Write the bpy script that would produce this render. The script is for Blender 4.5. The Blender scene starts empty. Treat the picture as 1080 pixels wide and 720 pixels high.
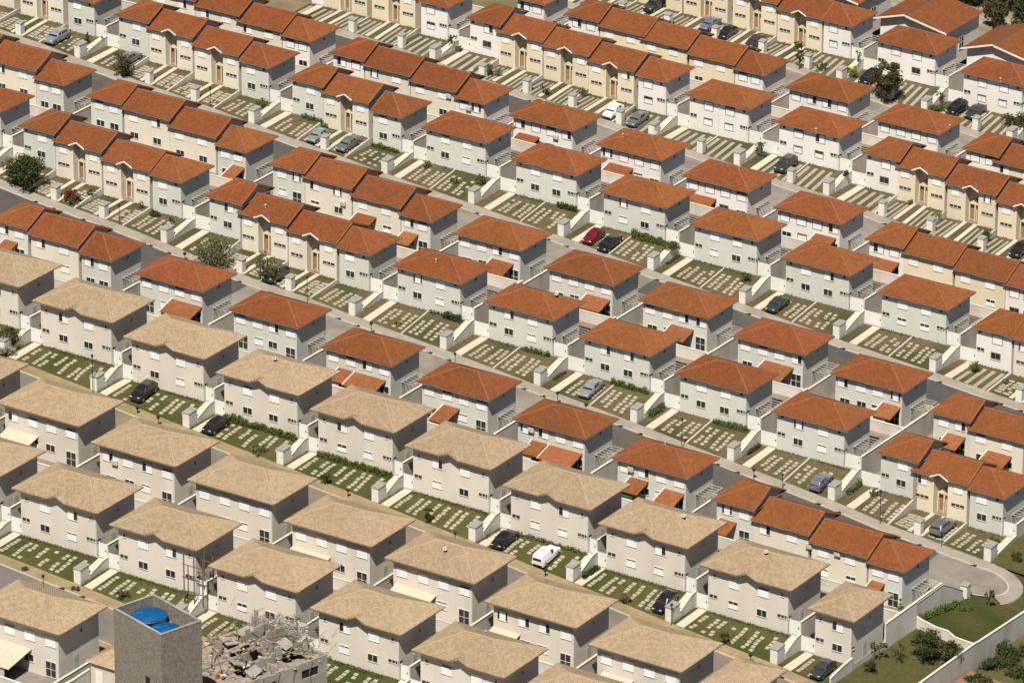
import bpy, math, random
from math import radians, sin, cos, pi
from mathutils import Vector, Matrix
import numpy as np

# ---------------------------------------------------------------- camera, sky, sun, exposure
scene = bpy.context.scene
col = scene.collection
AZ, EL, ROLL, DIST, FPX = -0.5821915, 0.4097321, 0.0055487, 814.304520, 6500.047
_d = np.array([sin(AZ)*cos(EL), cos(AZ)*cos(EL), -sin(EL)])
_r0 = np.array([cos(AZ), -sin(AZ), 0.0])
_u0 = np.cross(_r0, _d)
_r = _r0*cos(ROLL) + _u0*sin(ROLL)
_u = -_r0*sin(ROLL) + _u0*cos(ROLL)
CAM = -_d*DIST
cam = bpy.data.cameras.new('camera')
cam.sensor_width = 36.0
cam.lens = FPX/1080*36.0
cam.clip_start = 10.0
cam.clip_end = 5000.0
cam_ob = bpy.data.objects.new('camera', cam)
col.objects.link(cam_ob)
cam_ob.matrix_world = Matrix(((_r[0], _u[0], -_d[0], CAM[0]), (_r[1], _u[1], -_d[1], CAM[1]),
                              (_r[2], _u[2], -_d[2], CAM[2]), (0, 0, 0, 1)))
scene.camera = cam_ob

SUN = Vector((1.05, -2.75, 4.4)).normalized()
world = bpy.data.worlds.new('World')
scene.world = world
world.use_nodes = True
wn = world.node_tree
bg = wn.nodes['Background']
sky = wn.nodes.new('ShaderNodeTexSky')
sky.sky_type = 'NISHITA'
sky.sun_disc = False
sky.air_density = 0.5
sky.dust_density = 0.4
sky.sun_elevation = math.asin(SUN.z)
sky.sun_rotation = math.atan2(SUN.x, SUN.y)
wn.links.new(sky.outputs['Color'], bg.inputs['Color'])
bg.inputs['Strength'].default_value = 0.05
sl = bpy.data.lights.new('sun', 'SUN')
sl.energy = 5.0
sl.angle = radians(0.5)
sl.color = (1.0, 0.945, 0.85)
so = bpy.data.objects.new('sun', sl)
so.rotation_euler = SUN.to_track_quat('Z', 'Y').to_euler()
so.location = (0, 0, 300)
col.objects.link(so)
scene.view_settings.view_transform = 'Standard'
scene.view_settings.look = 'None'
scene.view_settings.gamma = 1.0
scene.view_settings.use_curve_mapping = False
scene.view_settings.exposure = 0.47

rng = random.Random(7)

# ---------------------------------------------------------------- materials
def nt(name):
    m = bpy.data.materials.new(name)
    m.use_nodes = True
    t = m.node_tree
    b = t.nodes['Principled BSDF']
    return m, t, b

def mat(name, c, c2=None, rough=0.85, scale=1.0, detail=6.0, spec=0.3, bump=0.0, bscale=None,
        lo=0.35, hi=0.65, rnd=0.0, stretch=None, c3=None, scale3=0.2, metal=0.0):
    """procedural surface: two tone noise, a third slow tone, per object brightness, bump"""
    m, t, b = nt(name)
    N = t.nodes.new
    b.inputs['Roughness'].default_value = rough
    b.inputs['Specular IOR Level'].default_value = spec
    b.inputs['Metallic'].default_value = metal
    if c2 is None:
        c2 = tuple(x*0.88 for x in c)
    geo = N('ShaderNodeNewGeometry')
    vec = geo.outputs['Position']
    if stretch:
        mp = N('ShaderNodeMapping')
        mp.inputs['Scale'].default_value = stretch
        t.links.new(vec, mp.inputs['Vector'])
        vec = mp.outputs['Vector']
    no = N('ShaderNodeTexNoise')
    no.inputs['Scale'].default_value = scale
    no.inputs['Detail'].default_value = detail
    no.inputs['Roughness'].default_value = 0.65
    t.links.new(vec, no.inputs['Vector'])
    mr = N('ShaderNodeMapRange')
    mr.inputs['From Min'].default_value = lo
    mr.inputs['From Max'].default_value = hi
    t.links.new(no.outputs['Fac'], mr.inputs['Value'])
    mx = N('ShaderNodeMix'); mx.data_type = 'RGBA'
    mx.inputs[6].default_value = (*c, 1); mx.inputs[7].default_value = (*c2, 1)
    t.links.new(mr.outputs['Result'], mx.inputs[0])
    out = mx.outputs[2]
    if c3 is not None:
        n3 = N('ShaderNodeTexNoise')
        n3.inputs['Scale'].default_value = scale3
        n3.inputs['Detail'].default_value = 4
        t.links.new(vec, n3.inputs['Vector'])
        m3 = N('ShaderNodeMapRange')
        m3.inputs['From Min'].default_value = 0.45
        m3.inputs['From Max'].default_value = 0.65
        t.links.new(n3.outputs['Fac'], m3.inputs['Value'])
        x3 = N('ShaderNodeMix'); x3.data_type = 'RGBA'
        x3.inputs[7].default_value = (*c3, 1)
        t.links.new(m3.outputs['Result'], x3.inputs[0])
        t.links.new(out, x3.inputs[6])
        out = x3.outputs[2]
    if rnd > 0:
        oi = N('ShaderNodeObjectInfo')
        rr = N('ShaderNodeMapRange')
        rr.inputs['To Min'].default_value = 1-rnd
        rr.inputs['To Max'].default_value = 1+rnd
        t.links.new(oi.outputs['Random'], rr.inputs['Value'])
        vm = N('ShaderNodeVectorMath'); vm.operation = 'SCALE'
        t.links.new(out, vm.inputs[0])
        t.links.new(rr.outputs['Result'], vm.inputs['Scale'])
        out = vm.outputs['Vector']
    t.links.new(out, b.inputs['Base Color'])
    if bump > 0:
        nb = N('ShaderNodeTexNoise')
        nb.inputs['Scale'].default_value = bscale or scale*3
        nb.inputs['Detail'].default_value = 3
        t.links.new(vec, nb.inputs['Vector'])
        bp = N('ShaderNodeBump')
        bp.inputs['Strength'].default_value = bump
        bp.inputs['Distance'].default_value = 0.1
        t.links.new(nb.outputs['Fac'], bp.inputs['Height'])
        t.links.new(bp.outputs['Normal'], b.inputs['Normal'])
    return m

def roof_mat(name, c, c2, dirt, rnd):
    """clay tile roof: speckle of single tiles, faint courses, weather patches, bump of the tile rows"""
    m, t, b = nt(name)
    N = t.nodes.new
    L = t.links.new
    b.inputs['Roughness'].default_value = 0.8
    b.inputs['Specular IOR Level'].default_value = 0.25
    geo = N('ShaderNodeNewGeometry')
    sep = N('ShaderNodeSeparateXYZ'); L(geo.outputs['Position'], sep.inputs[0])
    n1 = N('ShaderNodeTexNoise'); n1.inputs['Scale'].default_value = 4.5; n1.inputs['Detail'].default_value = 4
    n1.inputs['Roughness'].default_value = 0.75
    L(geo.outputs['Position'], n1.inputs['Vector'])
    m1 = N('ShaderNodeMapRange'); m1.inputs['From Min'].default_value = 0.3; m1.inputs['From Max'].default_value = 0.7
    L(n1.outputs['Fac'], m1.inputs['Value'])
    mx = N('ShaderNodeMix'); mx.data_type = 'RGBA'
    mx.inputs[6].default_value = (*c, 1); mx.inputs[7].default_value = (*c2, 1)
    L(m1.outputs['Result'], mx.inputs[0])
    n2 = N('ShaderNodeTexNoise'); n2.inputs['Scale'].default_value = 0.35; n2.inputs['Detail'].default_value = 5
    L(geo.outputs['Position'], n2.inputs['Vector'])
    m2 = N('ShaderNodeMapRange'); m2.inputs['From Min'].default_value = 0.48; m2.inputs['From Max'].default_value = 0.75
    m2.inputs['To Max'].default_value = 0.35
    L(n2.outputs['Fac'], m2.inputs['Value'])
    x2 = N('ShaderNodeMix'); x2.data_type = 'RGBA'
    x2.inputs[7].default_value = (*dirt, 1)
    L(m2.outputs['Result'], x2.inputs[0]); L(mx.outputs[2], x2.inputs[6])
    # single odd tiles
    vo = N('ShaderNodeTexVoronoi'); vo.inputs['Scale'].default_value = 3.2
    L(geo.outputs['Position'], vo.inputs['Vector'])
    sc = N('ShaderNodeSeparateColor'); L(vo.outputs['Color'], sc.inputs[0])
    mv = N('ShaderNodeMapRange'); mv.inputs['To Min'].default_value = 0.84; mv.inputs['To Max'].default_value = 1.16
    L(sc.outputs[0], mv.inputs['Value'])
    oi = N('ShaderNodeObjectInfo')
    rr = N('ShaderNodeMapRange'); rr.inputs['To Min'].default_value = 1-rnd; rr.inputs['To Max'].default_value = 1+rnd
    L(oi.outputs['Random'], rr.inputs['Value'])
    mu = N('ShaderNodeMath'); mu.operation = 'MULTIPLY'
    L(mv.outputs['Result'], mu.inputs[0]); L(rr.outputs['Result'], mu.inputs[1])
    vm = N('ShaderNodeVectorMath'); vm.operation = 'SCALE'
    L(x2.outputs[2], vm.inputs[0]); L(mu.outputs[0], vm.inputs['Scale'])
    # hue drift from house to house
    hs = N('ShaderNodeHueSaturation')
    h2 = N('ShaderNodeMath'); h2.operation = 'MULTIPLY_ADD'
    fr = N('ShaderNodeMath'); fr.operation = 'FRACT'
    f7 = N('ShaderNodeMath'); f7.operation = 'MULTIPLY'; f7.inputs[1].default_value = 7.31
    L(oi.outputs['Random'], f7.inputs[0]); L(f7.outputs[0], fr.inputs[0])
    L(fr.outputs[0], h2.inputs[0]); h2.inputs[1].default_value = 0.009; h2.inputs[2].default_value = 0.4965
    L(h2.outputs[0], hs.inputs['Hue'])
    L(vm.outputs['Vector'], hs.inputs['Color'])
    L(hs.outputs['Color'], b.inputs['Base Color'])
    wv = N('ShaderNodeTexWave'); wv.wave_type = 'BANDS'; wv.bands_direction = 'Z'
    wv.inputs['Scale'].default_value = 2.2; wv.inputs['Distortion'].default_value = 0.6
    L(geo.outputs['Position'], wv.inputs['Vector'])
    ad = N('ShaderNodeMath'); ad.operation = 'MULTIPLY_ADD'; ad.inputs[1].default_value = 0.5
    L(wv.outputs['Fac'], ad.inputs[0]); L(n1.outputs['Fac'], ad.inputs[2])
    bp = N('ShaderNodeBump'); bp.inputs['Strength'].default_value = 0.35; bp.inputs['Distance'].default_value = 0.12
    L(ad.outputs[0], bp.inputs['Height']); L(bp.outputs['Normal'], b.inputs['Normal'])
    return m

M = {}
M['roof_red'] = roof_mat('red clay tile', (0.212, 0.068, 0.020), (0.172, 0.053, 0.016), (0.120, 0.046, 0.020), 0.11)
M['roof_tan'] = roof_mat('tan concrete tile', (0.318, 0.236, 0.150), (0.288, 0.210, 0.132), (0.250, 0.184, 0.118), 0.06)
M['roof_orange'] = roof_mat('new orange tile', (0.25, 0.090, 0.032), (0.20, 0.066, 0.024), (0.16, 0.056, 0.026), 0.12)
M['cap_red'] = mat('red ridge tile', (0.24, 0.098, 0.045), (0.18, 0.07, 0.032), scale=2)
M['cap_tan'] = mat('tan ridge tile', (0.355, 0.275, 0.185), (0.30, 0.23, 0.15), scale=2)
M['wall_grey'] = mat('pale grey render', (0.515, 0.515, 0.465), (0.495, 0.495, 0.445), scale=0.9, rnd=0.05, stretch=(1, 1, 0.35), c3=(0.49, 0.485, 0.43), scale3=0.35)
M['wall_tan'] = mat('beige render', (0.575, 0.525, 0.455), (0.555, 0.505, 0.435), scale=0.9, rnd=0.04, stretch=(1, 1, 0.35), c3=(0.515, 0.465, 0.395), scale3=0.35)
M['wall_white'] = mat('white render', (0.675, 0.638, 0.60), (0.65, 0.614, 0.575), scale=0.9, rnd=0.04, stretch=(1, 1, 0.35), c3=(0.63, 0.59, 0.55), scale3=0.35)
M['wall_cream'] = mat('cream render', (0.62, 0.545, 0.4), (0.59, 0.515, 0.375), scale=0.9, rnd=0.06, stretch=(1, 1, 0.35), c3=(0.575, 0.495, 0.355), scale3=0.35)
M['wall_pale'] = mat('pale cream render', (0.6, 0.555, 0.455), (0.575, 0.53, 0.43), scale=0.9, rnd=0.05, stretch=(1, 1, 0.35), c3=(0.555, 0.505, 0.405), scale3=0.35)
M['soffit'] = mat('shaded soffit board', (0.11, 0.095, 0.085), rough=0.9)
M['gutter'] = mat('weathered gutter', (0.20, 0.175, 0.155), (0.13, 0.115, 0.10), scale=0.8)
M['gutter_tan'] = mat('brown gutter', (0.17, 0.135, 0.10), (0.12, 0.095, 0.075), scale=0.8)
M['barge'] = mat('white barge board', (0.80, 0.74, 0.66))
M['frame'] = mat('white window frame', (0.62, 0.61, 0.575), rough=0.5)
M['frame_grey'] = mat('grey window frame', (0.20, 0.175, 0.165), rough=0.5)
M['shutter'] = mat('white roller shutter', (0.72, 0.71, 0.69), (0.68, 0.67, 0.65), scale=2, rough=0.5, rnd=0.03)
M['glass'] = mat('dark window glass', (0.018, 0.018, 0.018), (0.035, 0.032, 0.028), scale=1.5, rough=0.08, spec=0.5)
M['door'] = mat('brown door', (0.30, 0.17, 0.08), rough=0.5)
M['gate'] = mat('white gate', (0.66, 0.65, 0.615), (0.62, 0.61, 0.575), rough=0.6, rnd=0.03)
M['yardwall'] = mat('grey white garden wall', (0.47, 0.445, 0.4), (0.42, 0.395, 0.35), scale=0.8, rnd=0.06, stretch=(1, 1, 0.4), c3=(0.38, 0.345, 0.295), scale3=0.5)
M['yardwall_w'] = mat('white garden wall', (0.58, 0.53, 0.48), (0.53, 0.485, 0.435), scale=0.8, rnd=0.05, stretch=(1, 1, 0.4), c3=(0.49, 0.43, 0.37), scale3=0.5)
M['cap'] = mat('white coping', (0.62, 0.585, 0.51), (0.56, 0.52, 0.45), scale=0.7)
M['pillar'] = mat('white kerb pillar', (0.63, 0.605, 0.56), (0.57, 0.545, 0.5), scale=1, rnd=0.04)
M['pillar_cap'] = mat('grey pillar cap', (0.30, 0.28, 0.25), (0.22, 0.20, 0.18), scale=2)
M['meter'] = mat('grey meter doors', (0.42, 0.40, 0.37), (0.36, 0.34, 0.31), scale=2)
M['pergola'] = mat('pale timber', (0.40, 0.375, 0.33), (0.32, 0.30, 0.26), scale=1.5)
M['grass'] = mat('mown grass', (0.06, 0.062, 0.02), (0.1, 0.082, 0.034), scale=1.6, detail=8, rough=1.0, spec=0.05, bump=0.9, bscale=9, c3=(0.046, 0.056, 0.016), scale3=0.12)
M['grass_dry'] = mat('dry grass', (0.085, 0.07, 0.034), (0.13, 0.1, 0.054), scale=1.7, detail=8, rough=1.0, spec=0.05, bump=0.9, bscale=9, c3=(0.062, 0.06, 0.026), scale3=0.14)
M['grass_far'] = mat('olive grass', (0.08, 0.072, 0.037), (0.12, 0.1, 0.058), scale=1.7, detail=8, rough=1.0, spec=0.05, bump=0.9, bscale=9, c3=(0.064, 0.064, 0.03), scale3=0.14)
M['slab'] = mat('paving slab', (0.37, 0.335, 0.255), (0.27, 0.24, 0.18), scale=2.2, bump=0.2)
M['strip'] = mat('concrete wheel strip', (0.32, 0.285, 0.225), (0.26, 0.23, 0.18), scale=1.6, bump=0.2)
M['path'] = mat('cream concrete path', (0.5, 0.455, 0.355), (0.45, 0.405, 0.31), scale=1.2, bump=0.15)
M['yard'] = mat('yard paving', (0.24, 0.21, 0.18), (0.18, 0.155, 0.13), scale=1.0, c3=(0.2, 0.135, 0.1), scale3=0.15)
M['pave'] = mat('pavement concrete', (0.31, 0.275, 0.225), (0.26, 0.23, 0.185), scale=0.9, c3=(0.24, 0.21, 0.17), scale3=0.3, bump=0.15)
M['pave_dirt'] = mat('dry earth verge', (0.31, 0.225, 0.13), (0.24, 0.17, 0.095), scale=0.8, c3=(0.2, 0.165, 0.08), scale3=0.3, bump=0.3)
M['kerb'] = mat('kerb stone', (0.46, 0.42, 0.36), (0.38, 0.34, 0.29), scale=1.5)
M['asphalt'] = mat('dark asphalt', (0.075, 0.07, 0.066), (0.06, 0.056, 0.052), scale=0.5, c3=(0.09, 0.078, 0.068), scale3=0.2, bump=0.1)
M['asphalt_pale'] = mat('beige asphalt', (0.235, 0.205, 0.175), (0.195, 0.170, 0.145), scale=0.5, c3=(0.17, 0.145, 0.12), scale3=0.25, bump=0.1)
M['meter_w'] = mat('pale meter doors', (0.50, 0.48, 0.44), (0.44, 0.42, 0.385), scale=2)
M['asphalt_tan'] = mat('dusty asphalt', (0.155, 0.138, 0.125), (0.13, 0.115, 0.105), scale=0.5, c3=(0.2, 0.155, 0.105), scale3=0.12, bump=0.1)
M['earth'] = mat('dry earth', (0.24, 0.18, 0.115), (0.17, 0.13, 0.08), scale=0.4, c3=(0.13, 0.12, 0.05), scale3=0.05, bump=0.5)
M['black'] = mat('black iron and unlit openings', (0.015, 0.015, 0.015), rough=0.6)  # iron parts, and panels that paint the unlit inside of openings
M['trunk'] = mat('bark', (0.11, 0.08, 0.055), (0.07, 0.05, 0.035), scale=6)
for nm, a, b_ in [('leaf_dark', (0.030, 0.040, 0.014), (0.060, 0.068, 0.024)), ('leaf_olive', (0.075, 0.080, 0.032), (0.125, 0.120, 0.055)),
                  ('leaf_green', (0.052, 0.078, 0.018), (0.095, 0.125, 0.030)), ('leaf_red', (0.13, 0.018, 0.014), (0.07, 0.012, 0.010)),
                  ('leaf_bronze', (0.042, 0.042, 0.018), (0.082, 0.062, 0.028)), ('leaf_grey', (0.16, 0.15, 0.105), (0.25, 0.235, 0.17)),
                  ('leaf_lime', (0.15, 0.17, 0.02), (0.20, 0.20, 0.03)), ('twig', (0.12, 0.10, 0.085), (0.19, 0.16, 0.14))]:
    M[nm] = mat(nm.replace('_', ' '), a, b_, scale=2.5, rough=0.8, spec=0.1)
M['tyre'] = mat('tyre rubber', (0.012, 0.012, 0.012), rough=0.9)
M['rim'] = mat('alloy rim', (0.35, 0.35, 0.36), rough=0.35, metal=0.7)
M['lamp_clear'] = mat('headlight lens', (0.65, 0.66, 0.68), rough=0.15)
M['lamp_red'] = mat('tail light lens', (0.30, 0.01, 0.01), rough=0.2)
M['plate'] = mat('grey number plate', (0.5, 0.5, 0.48))
for nm, c in [('silver', (0.30, 0.31, 0.33)), ('white', (0.80, 0.80, 0.79)), ('black', (0.012, 0.012, 0.014)), ('grey', (0.17, 0.175, 0.18)),
              ('red', (0.14, 0.008, 0.012)), ('blue', (0.17, 0.19, 0.25)), ('dark', (0.055, 0.06, 0.065))]:
    m, t, b = nt(nm + ' car paint')
    no = t.nodes.new('ShaderNodeTexNoise'); no.inputs['Scale'].default_value = 3
    mx = t.nodes.new('ShaderNodeMix'); mx.data_type = 'RGBA'
    mx.inputs[6].default_value = (*c, 1); mx.inputs[7].default_value = (*[x*0.9 for x in c], 1)
    t.links.new(no.outputs['Fac'], mx.inputs[0]); t.links.new(mx.outputs[2], b.inputs['Base Color'])
    b.inputs['Roughness'].default_value = 0.28
    b.inputs['Metallic'].default_value = 0.0 if nm in ('white', 'black', 'red') else 0.35
    b.inputs['Coat Weight'].default_value = 0.6
    M['paint_' + nm] = m
def block_mat():
    m, t, b = nt('bare concrete block')
    N, L = t.nodes.new, t.links.new
    b.inputs['Roughness'].default_value = 0.95; b.inputs['Specular IOR Level'].default_value = 0.1
    tc = N('ShaderNodeTexCoord'); sp = N('ShaderNodeSeparateXYZ'); L(tc.outputs['Object'], sp.inputs[0])
    ad = N('ShaderNodeMath'); ad.operation = 'ADD'; L(sp.outputs['X'], ad.inputs[0]); L(sp.outputs['Y'], ad.inputs[1])
    cb = N('ShaderNodeCombineXYZ'); L(ad.outputs[0], cb.inputs['X']); L(sp.outputs['Z'], cb.inputs['Y'])
    br = N('ShaderNodeTexBrick'); br.inputs['Scale'].default_value = 1.0; br.inputs['Brick Width'].default_value = 0.42; br.inputs['Row Height'].default_value = 0.21
    br.inputs['Mortar Size'].default_value = 0.018; br.inputs['Bias'].default_value = 0.0
    br.inputs['Color1'].default_value = (0.205, 0.178, 0.150, 1); br.inputs['Color2'].default_value = (0.150, 0.128, 0.108, 1); br.inputs['Mortar'].default_value = (0.235, 0.208, 0.178, 1)
    L(cb.outputs[0], br.inputs['Vector'])
    no = N('ShaderNodeTexNoise'); no.inputs['Scale'].default_value = 3.5; no.inputs['Detail'].default_value = 10; no.inputs['Roughness'].default_value = 0.75
    L(tc.outputs['Object'], no.inputs['Vector'])
    mr = N('ShaderNodeMapRange'); mr.inputs['From Min'].default_value = 0.3; mr.inputs['From Max'].default_value = 0.7; mr.inputs['To Min'].default_value = 0.6; mr.inputs['To Max'].default_value = 1.45
    L(no.outputs['Fac'], mr.inputs['Value'])
    vm = N('ShaderNodeVectorMath'); vm.operation = 'SCALE'; L(br.outputs['Color'], vm.inputs[0]); L(mr.outputs['Result'], vm.inputs['Scale'])
    L(vm.outputs['Vector'], b.inputs['Base Color'])
    bp = N('ShaderNodeBump'); bp.inputs['Strength'].default_value = 0.7; bp.inputs['Distance'].default_value = 0.08
    L(no.outputs['Fac'], bp.inputs['Height']); L(bp.outputs['Normal'], b.inputs['Normal'])
    return m
M['block'] = block_mat()
M['block_pale'] = mat('grey block wall', (0.28, 0.26, 0.235), (0.22, 0.2, 0.175), scale=1.4, detail=9, c3=(0.33, 0.3, 0.265), scale3=0.3, bump=0.4, bscale=6)
M['rubble'] = mat('broken masonry', (0.3, 0.25, 0.2), (0.18, 0.145, 0.115), scale=2.0, detail=8, bump=0.6)
M['timber'] = mat('old timber', (0.17, 0.135, 0.10), (0.11, 0.085, 0.065), scale=3)
M['rust'] = mat('rusty tube', (0.16, 0.10, 0.065), (0.10, 0.065, 0.045), scale=3)
M['tank'] = mat('blue plastic tank', (0.005, 0.085, 0.225), (0.004, 0.07, 0.19), scale=2, rough=0.45)
M['dish'] = mat('pale vent metal', (0.36, 0.32, 0.28), rough=0.5)
M['ac'] = mat('air conditioner casing', (0.52, 0.50, 0.46), rough=0.5)
M['annex_w'] = mat('annex wall', (0.52, 0.475, 0.415), (0.46, 0.41, 0.35), scale=0.9, rnd=0.06)
M['awning'] = mat('cream awning cloth', (0.52, 0.445, 0.335), (0.46, 0.39, 0.29), scale=1.2)
M['green_paint'] = mat('green painted wall', (0.035, 0.13, 0.055), (0.025, 0.10, 0.045), scale=2)
M['sage_paint'] = mat('sage painted wall', (0.22, 0.27, 0.17), (0.19, 0.23, 0.15), scale=2)
M['roughgrass'] = mat('rough dark grass', (0.050, 0.058, 0.018), (0.085, 0.085, 0.030), scale=0.7, detail=9, rough=1.0, spec=0.05, bump=1.0, bscale=4, c3=(0.12, 0.10, 0.045), scale3=0.12)
M['reddirt'] = mat('red earth', (0.27, 0.13, 0.075), (0.20, 0.095, 0.055), scale=0.8, bump=0.4)
M['paleearth'] = mat('pale earth', (0.36, 0.30, 0.22), (0.24, 0.20, 0.13), scale=0.35, c3=(0.12, 0.11, 0.055), scale3=0.12, bump=0.4)
M['redpave'] = mat('red yard tiles', (0.28, 0.10, 0.07), (0.20, 0.075, 0.055), scale=2)

# ---------------------------------------------------------------- measured layout: right front eave corner (x, z) of every house, rows from near to far
ROWS = {
    'D': (-117.39, [('t', 14.76, 8.7)]),
    'C': (-87.52, [('t', -17.16, 9.23), ('t', -2.29, 8.19), ('t', 12.58, 7.19), ('t', 27.28, 5.61), ('t', 42.17, 4.08), ('t', 56.78, 2.58), ('t', 71.26, 1.14)]),
    'B': (-68.46, [('t', -34.54, 9.68), ('t', -19.5, 8.25), ('t', -4.63, 6.55), ('t', 10.22, 5.27), ('t', 24.8, 3.47), ('t', 39.8, 2.51), ('t', 54.42, 0.63), ('t', 69.28, -1.05), ('th', 78.12, -2.2)]),
    'A': (-38.59, [('t', -51.97, 8.87), ('t', -36.77, 7.48), ('t', -21.96, 5.96), ('t', -7.15, 4.54), ('t', 7.65, 3.09), ('t', 22.31, 1.71), ('t', 37.18, 0.03), ('t', 51.45, -1.45), ('t', 66.38, -3.17), ('th', 75.41, -4.91)]),
    'E': (-19.67, [('w', -65.22, 7.51), ('c', -56.66, 6.91), ('e', -51.13, 6.15), ('r', -36.02, 5.36), ('r', -20.67, 3.83), ('r', -5.73, 2.08), ('r', 9.46, 0.95), ('r', 24.38, -0.62), ('r', 39.65, -2.24), ('w', 49.64, -4.14), ('c', 57.68, -5.42), ('c', 66.2, -6.27), ('e', 71.51, -6.81)]),
    'F': (10.76, [('e', -93.3, 8.4), ('w', -83.88, 7.12), ('c', -75.75, 6.21), ('c', -67.44, 5.24), ('e', -61.91, 4.83), ('w', -51.67, 3.89), ('c', -43.97, 2.63), ('c', -35.79, 1.84), ('e', -30.29, 1.38), ('r', -15.28, 0.76), ('r', -0.4, -0.97), ('r', 14.98, -2.38), ('r', 30.06, -4.0), ('r', 45.07, -5.66), ('w', 55.99, -7.44), ('c', 63.39, -8.72), ('e', 68.86, -9.15)]),
    'G': (28.59, [('c', -109.74, 7.96), ('c', -100.91, 7.26), ('e', -95.83, 6.18), ('w', -85.56, 5.52), ('c', -77.12, 4.97), ('c', -69.05, 4.05), ('e', -63.72, 3.03), ('w', -53.65, 2.2), ('c', -45.69, 1.62), ('c', -37.44, 0.67), ('e', -32.28, -0.27), ('r', -17.35, -1.04), ('r', -2.27, -2.63), ('r', 12.93, -3.82), ('r', 28.1, -5.5), ('r', 43.43, -7.11), ('w', 53.67, -8.91), ('c', 61.73, -9.88)]),
    'H': (59.37, [('c', -128.77, 6.8), ('c', -119.54, 6.3), ('e', -113.56, 5.59), ('w', -103.66, 4.53), ('c', -95.68, 3.79), ('c', -87.33, 2.79), ('e', -81.79, 2.12), ('w', -72.16, 1.25), ('c', -64.15, 0.42), ('e', -58.33, -0.51), ('r', -43.61, -1.15), ('r', -28.09, -2.62), ('r', -13.15, -4.16), ('r', 2.06, -5.67), ('r', 17.09, -7.32), ('r', 32.64, -8.77), ('w', 42.83, -10.33), ('c', 51.24, -10.53)]),
    'I': (75.4, [('c', -106.88, 2.38), ('c', -98.74, 1.74), ('c', -90.93, 0.9), ('e', -85.75, 0.34), ('w', -76.11, -0.6), ('c', -67.85, -1.21), ('c', -59.69, -1.9), ('e', -54.63, -2.73), ('r', -39.14, -3.51), ('r', -23.97, -4.71), ('r', -9.29, -6.26), ('r', 6.07, -7.7), ('w', 16.31, -8.94), ('c', 24.38, -9.57), ('c', 32.8, -10.17), ('e', 37.94, -10.52)]),
    'J': (105.05, [('c', -96.12, -1.67), ('c', -87.15, -1.66), ('e', -81.0, -2.37), ('w', -71.53, -3.29), ('c', -63.89, -4.27), ('c', -55.64, -4.79), ('c', -47.54, -5.48), ('e', -41.71, -5.96), ('r', -27.25, -7.21), ('r', -11.63, -8.12), ('w', -1.57, -9.63), ('c', 6.17, -10.34), ('c', 14.65, -11.25), ('c', 23.13, -12.16)]),
    'K': (121.3, [('e', -74.09, -5.45), ('w', -64.26, -6.18), ('c', -55.97, -6.74), ('c', -48.31, -7.18), ('c', -39.85, -7.9), ('e', -34.65, -8.51), ('r', -19.7, -9.63), ('r', -4.18, -11.28), ('w', 6.04, -12.54), ('c', 13.41, -13.44)]),
    'L': (151.17, [('c', -76.27, -9.01), ('c', -67.8, -9.17), ('c', -59.4, -9.33), ('c', -50.39, -9.5), ('c', -42.21, -10.3), ('e', -36.83, -10.39), ('r', -21.72, -11.77), ('r', -6.4, -13.7)]),
}

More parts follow.
